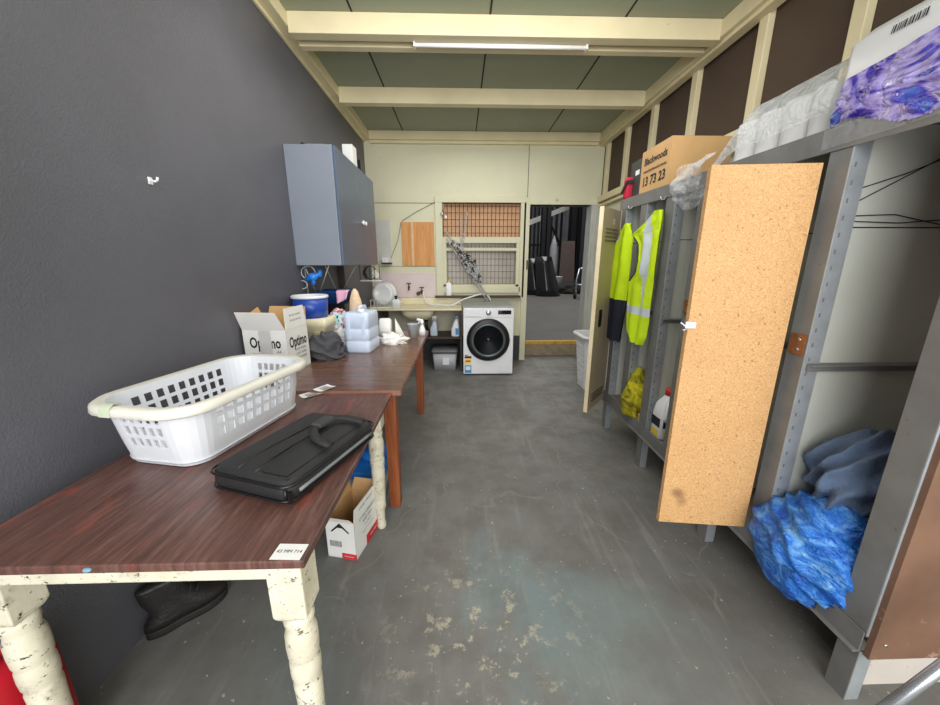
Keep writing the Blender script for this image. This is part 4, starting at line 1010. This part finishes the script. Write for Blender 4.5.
pile('fleece_blanket', 'folded slate-blue fleece blanket piled in the near open locker', 'blanket', (1.345, 1.0, .60), (.17,.118,.18), TOWEL, 12, .44, .24, .10, 8.5, 1.3, (-.15,.8,.75))
pile('fleece_jacket', 'charcoal jacket bundled up behind the open white carton', 'jacket', (-.83, 2.18, FZ+.035), (.105,.125,.1), JACKM, 8, FZ, .3, .09, 7, 1.2, (.4,.3,.9), False)
# ------------------------------------------------------------------ on top of the lockers
t = thing('cardboard_box', 'brown cardboard box with black printed phone number on the lockers', 'box', (1.35, 2.31, LT))
bx = (1.175, 1.52, 2.15, 2.475, LT, LT+.252)
mb = MB().box(*bx)
Mx = lambda z: frame((1.1735, 2.31, z), (0,-1,0), (0,0,1))
mb.text('Blackwoods', .058, Mx(LT+.183), 1, .0015, .92); mb.text('www.blackwoods.com.au', .028, Mx(LT+.128), 1, .0004, .9); mb.text('13 73 23', .075, Mx(LT+.066), 1, .002)
part('carton_body', t, mb, [CARDB, INK])
mb = MB().box(1.2, 1.5, 2.49, 2.68, LT, LT+.235)
t = thing('file_box', 'dark grey storage box behind the brown carton on the lockers', 'box', (1.35, 2.58, LT))
part('box_body', t, mb, mat('dark_grey_card', (58,60,60), .6), bevel=.004)
part('label_slot', t, MB().box(1.197, 1.2, 2.55, 2.6, LT+.14, LT+.17), PAPER)
t = thing('red_pouch', 'red fabric pouch with a black strap at the far end of the lockers', 'pouch', (1.19, 2.665, LT))
part('pouch_body', t, MB().loft([rrect(.05*k, .06*k, .012, 4, 1.187, 2.665, z) for k, z in ((.9,LT),(1,LT+.015),(1,LT+.12),(.85,LT+.14))]), mat('red_fabric', (196,30,56), .7))
part('strap', t, MB().bar((1.155, 2.70, LT+.045), (1.155, 2.63, LT+.105), .006, .022).bar((1.155, 2.63, LT+.105), (1.2, 2.628, LT+.11), .006, .022), BLACKF)
# wrapped paper rolls
t = thing('paper_roll_pack', 'row of white paper rolls in clear plastic wrap on the lockers', 'paper rolls', (1.38, 1.5, LT))
for k in range(4):
    y = 1.33+.115*k
    part('paper_roll', t, MB().lathe((1.39, y, LT), [(.018,0),(.056,0),(.058,.01),(.058,.19),(.056,.2),(.02,.2)], 22), ROLLW)
for k in range(4):
    part('paper_roll', t, MB().lathe((1.27, 1.33+.115*k, LT), [(.018,0),(.056,0),(.058,.01),(.058,.155),(.056,.165),(.02,.165)], 22), ROLLW)
# wrap: hood over the rolls with a loose tail falling over the rail
def wrapf(u, v):
    y = 1.255 + .78*v
    q = min(1, max(0, (v-.5)/.5)); top = .215*(1-q)**1.2 + .03
    a = PI*(.02+.96*u)
    x = 1.335 - .155*math.cos(a)*(1-.35*q); z = LT + top*math.sin(a)**.55
    if u < .35 and v > .6: 
        w_ = min(1, (.35-u)/.35*1.2)*min(1, (v-.6)/.2); z -= .17*w_; x -= .045*w_ + .02*w_
    n_ = .022*fbm((x, y, z), 7, 3)*(1 if v > .35 else .4)
    return Vector((x+n_, y+n_, max(z+n_*.8, LT+.003 if x > LX-.012 else 0)))
part('plastic_wrap', t, MB().grid(wrapf, 30, 44), WRAP)
def tail(u, v):
    y = 1.70+.24*v + .02*fbm((u*3, v*3, 1), 1.5, 6); z = LT+.06-.22*u*(1-.25*abs(2*v-1)**2)
    return Vector((1.115-.03*math.sin(PI*u) + .03*fbm((u*2.5, v*3, 0), 1.3, 8), y, z))
part('wrap_tail', t, MB().grid(tail, 16, 16), WRAP)
# purple wrapped pack
t = thing('purple_pack', 'large purple and white plastic-wrapped tissue pack on the near lockers', 'pack', (1.35, .95, LT))
def pk(x0, x1, y0, y1, z0, z1, r=.03):
    L_ = []
    for k, z in ((.9, z0), (1, z0+.02), (1.0, (z0+z1)/2), (1, z1-.025), (.9, z1)):
        L_.append(rrect((x1-x0)*k, (y1-y0)*k, r, 5, (x0+x1)/2, (y0+y1)/2, z))
    return MB().loft(L_)
part('pack_body', t, pk(1.185, 1.56, .62, 1.245, LT, LT+.255), mat('white_printed_film', (236,236,240), .25, var=.03))
def film(u, v):
    y = 1.222 - .60*u - .03*max(0, v-.35); z = LT - .055 + (.19+.07*u)*v
    x = 1.172 - .018*math.sin(PI*v)*(.6+.4*math.sin(u*9)) + .012*fbm((u*3, v*2, 0), 1.5, 2)
    if z < LT+.004: x = min(x, LX-.008)
    return Vector((x, y, z))
part('printed_front', t, MB().grid(film, 110, 48, lambda u, v: 0 if v > .2 + .16*math.sin(u*9+1) else 1), [M_PUR, FILM], label='glossy purple printed film')
mb = MB(); rnd = random.Random(9); y = 1.17
Mb_ = lambda y, z: Vector((1.2, y, z))
x = 0
while x < .075:
    b = rnd.choice((.0015,.0025,.004)); mb.add([(1.182, 1.12-x, LT+.205), (1.182, 1.12-x-b, LT+.205), (1.186, 1.12-x-b, LT+.232), (1.186, 1.12-x, LT+.232)], [(0,1,2,3)], 0); x += b*2
part('barcode', t, mb, INK)

# ------------------------------------------------------------------ by the end of the lockers
p0 = U(890, 705, y=.6); p1 = U(940, 668, y=.6); dd = (p1-p0).normalized()
s0 = p0 - dd*(p0.z/dd.z) ; s1 = p1 + dd*.42
t = thing('metal_pole', 'bright metal pole leaning near the brown locker end', 'pole', tuple(s0))
part('shaft', t, MB().tube([s0+dd*.02, s1], .0125, 12), CHROME)
part('tip', t, MB().tube([s0+Vector((0,0,.012)), s0+dd*.05], .016, 12), BLACKP)
mb = MB().slab([(1.225,.80,.0),(1.62,.80,.0),(1.62,.80,.17),(1.235,.80,.17)], (0,.018,0))
one('white_board', 'stained white board standing under the near end of the lockers', 'board', mb, mat('stained_white_board', (206,198,190), .7, var=.1, scale=5, stain=(150,136,126), stain_at=.58), (1.42, .81, 0))
# laundry hamper behind the beige door
c = (1.46, 3.63)
t = thing('laundry_hamper', 'tall white slotted laundry hamper behind the beige locker door', 'hamper', (c[0], c[1], 0))
hw, hd, bw2, bd2, hh = .40, .36, .31, .27, .58
cols = []; holes = []
addside('R', 6, 1, 1, 0); addside('T', 6, -1, 1, PI/2); addside('L', 6, -1, -1, PI); addside('B', 6, 1, -1, 1.5*PI)
rows_ = [0, .04, .1] + [v for k in range(7) for v in (.1+.105*k+.035, .1+.105*(k+1))] + [1.0]
hr = [i for i in range(2, len(rows_)-2) if (i % 2) == 1]
n = len(cols); vs = []; fs = []
for f in rows_: vs += [Vector((c[0]+x, c[1]+y, f*hh)) for x, y in outline(bw2+(hw-bw2)*f, bd2+(hd-bd2)*f, .05, cols)]
for j in range(len(rows_)-1):
    for i in range(n):
        if i in holes and j in hr: continue
        fs.append((j*n+i, j*n+(i+1) % n, (j+1)*n+(i+1) % n, (j+1)*n+i))
mb = MB().add(vs, fs); mb.add([Vector((c[0]+x, c[1]+y, .003)) for x, y in outline(bw2, bd2, .05, cols)], [tuple(range(n))])
part('hamper_wall', t, mb, WHITEP, solid=.004)
loops = [[Vector((c[0]+x, c[1]+y, hh+dz)) for x, y in outline(hw+2*o, hd+2*o, .05+o, cols)] for o, dz in prof]
part('rim', t, MB().loft(loops+[loops[0]], cap=False), WHITEP)

# what is in and on the locker bank follows its slight slope
for o in list(COL.objects):
    if o.parent is None and o.get('category') and o is not LOCK:
        n_ = o.name.split('.')[0]
        if n_ in ('work_shirt','safety_vest','hi_vis_bundle','wood_block','bleach_bottle','cardboard_box','file_box','red_pouch','paper_roll_pack','purple_pack') or (n_ == 'cleaner_bottle' and o.location.x > 1):
            o.location.z += TILT*(o.location.y-.76)

# ------------------------------------------------------------------ beyond the doorway
GZ = .2
BSH = mat('gloss_black_plastic', (18,18,20), .18, spec=.8)
for k, (u, y, hgt, lab) in enumerate(((548, 12.6, 1.33, 'glossy black curved plastic sheet standing on the warehouse floor'), (536, 13.2, 1.28, 'black curved plastic sheet standing behind the glossy one in the warehouse'))):
    c = U(u, 290, y=y); c.z = GZ
    def cur(a, v, c=c, hgt=hgt):
        ang = -PI+PI*a; r = .42*(1-.35*v)
        return Vector((c.x + r*math.cos(ang)-.22*v, c.y + r*math.sin(ang), GZ + hgt*v))
    one('plastic_sheet', lab, 'sheet', MB().grid(cur, 18, 6), BSH, (c.x, c.y, GZ), group='black sheets beyond the doorway', solid=.02)
def col_at(u, y, w_, h_, m, label):
    x = U(u, 280, y=y).x; mb = MB()
    mb.box(x-w_/2, x+w_/2, y-w_/2, y-w_/2+.03, GZ, h_).box(x-w_/2, x+w_/2, y+w_/2-.03, y+w_/2, GZ, h_).box(x-.02, x+.02, y-w_/2, y+w_/2, GZ, h_)
    one('steel_column', label, 'column', mb, m, (x, y, GZ), group='warehouse columns')
col_at(543, 15.0, .34, 7, BLACKP, 'dark steel column at the left of the doorway view')
col_at(572, 16.2, .5, 7, BLACKP, 'wide dark steel column at the middle of the doorway view')
col_at(587, 15.2, .6, 7, mat('dark_sheet', (52,56,62), .5), 'dark grey column at the right of the doorway view')
p0, p1 = U(526, 224, y=16.0), U(571, 206, y=18.0)
one('roof_purlin', 'pale sloping purlin beam seen through the doorway', 'beam', MB().bar(p0+(p0-p1)*.2, p1+(p1-p0)*.25, .16, .18), TUBEW, tuple(p0))
mb = MB()
for u in (531, 535, 539, 552, 557, 562): q = U(u, 215, y=19.8); mb.box(q.x-.05, q.x+.05, 19.75, 19.85, GZ, 6.5)
mb.bar(U(548, 218, y=19.7), U(560, 245, y=19.7), .1, .1).bar(U(531, 245, y=19.7), U(572, 245, y=19.7), .1, .1)
one('wall_framing', 'dark steel wall framing against the grey warehouse wall', 'framing', mb, DARKM, tuple(U(545, 245, y=19.8)))
x0, x1 = U(577, 210, y=20.3).x, U(580, 210, y=20.3).x
t_ = NT('daylit_panel'); t_.base(lin((250,240,240))); t_.set(Emission_Color=(1,.95,.95,1), Emission_Strength=1.3)
one('skylight_strip', 'bright narrow translucent strip in the warehouse wall', 'strip', MB().box(x0, x1, 20.33, 20.36, 2.4, 6.6), t_.m, ((x0+x1)/2, 20.34, 2.4))
x = U(568, 270, y=14.8).x
one('leaning_board', 'brown board leaning upright in the warehouse', 'board', MB().slab([(x-.36, 14.8, GZ), (x+.3, 14.8, GZ), (x+.27, 15.0, GZ+2.0), (x-.27, 15.0, GZ+2.0)], (0,.04,0)), mat('dull_brown_board', (84,70,66), .7), (x, 14.8, GZ))
x = U(569, 288, y=13.6).x
heap('black_pile', 'low pile of black rubber matting on the warehouse floor', 'pile', (x, 13.6, GZ+.12), (.55,.4,.33), RUB, 51, .25, 1.6, GZ)
x = U(558, 280, y=14.2).x
one('white_bucket', 'white bucket standing on a black box beside the glossy sheet', 'bucket', MB().lathe((x, 14.2, GZ+.2), [(.13,0),(.17,.4),(.18,.41),(.16,.41),(.12,.02)], 20), WHITEP, (x, 14.2, GZ+.2))
one('black_box', 'black box under the white bucket in the warehouse', 'box', MB().box(x-.2, x+.2, 14.0, 14.4, GZ, GZ+.2), BLACKP, (x, 14.2, GZ), bevel=.01)
x = U(553, 260, y=15.6).x
heap('pale_sheet', 'tall pale sheet standing upright behind the glossy black sheet', 'sheet', (x, 15.6, GZ+1.1), (.17,.15,1.15), mat('pale_sheeting', (170,172,176), .7), 61, .2, 1.5, GZ, 3)
p = U(582, 296, y=11.4)
t = thing('hand_trolley', 'bent steel tube trolley beside the grey door jamb', 'trolley', (p.x, p.y, GZ))
mb = MB()
for dx in (-.2, .2): mb.tube([(p.x+dx, p.y, GZ+.06), (p.x+dx, p.y+.05, GZ+.6), (p.x+dx*.6, p.y+.08, GZ+.95)], .025, 8)
mb.tube([(p.x-.12, p.y+.08, GZ+.95), (p.x+.12, p.y+.08, GZ+.95)], .025, 8).tube([(p.x-.2, p.y+.03, GZ+.45), (p.x+.2, p.y+.03, GZ+.45)], .02, 8).box(p.x-.22, p.x+.22, p.y-.2, p.y, GZ+.05, GZ+.07)
part('trolley_frame', t, mb, CHROME)
for dx in (-.24, .24): part('wheel', t, MB().lathe((p.x+dx-.02, p.y, GZ+.1), [(.1,0),(.1,.05)], 18, 0, Matrix.Rotation(PI/2, 4, 'Y')), RUB)

# ------------------------------------------------------------------ light
wd = bpy.data.worlds.new('world'); SC.world = wd; wd.use_nodes = True
bg = wd.node_tree.nodes['Background']; bg.inputs[0].default_value = (.93, .97, 1.0, 1); bg.inputs[1].default_value = 1.6
def area(name, loc, rot, sx, sy, e, c=(1,1,1)):
    l = bpy.data.lights.new(name, 'AREA'); l.shape = 'RECTANGLE'; l.size = sx; l.size_y = sy; l.energy = e; l.color = c
    o = bpy.data.objects.new(name, l); COL.objects.link(o); o.location = loc; o.rotation_euler = rot; return o
area('doorway_daylight', (.3, -1.5, 1.65), (math.radians(86), 0, 0), 2.7, 2.2, 92, (1, .99, .97))
area('near_fill', (-.35, .9, 2.62), (0, math.radians(-14), 0), 1.3, 2.4, 11, (1, .98, .95))  # added fill lamp, lifts the shade in the near lockers
area('mid_fill', (.1, 1.75, 2.6), (math.radians(52), 0, 0), 1.8, .5, 16, (1, .98, .95))  # added fill lamp, brightens back wall and washing machine
area('ceiling_fill', (.25, 3.3, 2.64), (0, 0, 0), 1.6, 2.0, 20, (1, .97, .92))  # added fill lamp for the far half of the room
area('warehouse_daylight', (3.4, 11.0, 6.8), (0, 0, 0), 3.0, 8.0, 420, (1, .98, .96))
SC.view_settings.view_transform = 'Standard'
SC.view_settings.look = 'None'
SC.view_settings.exposure = 0
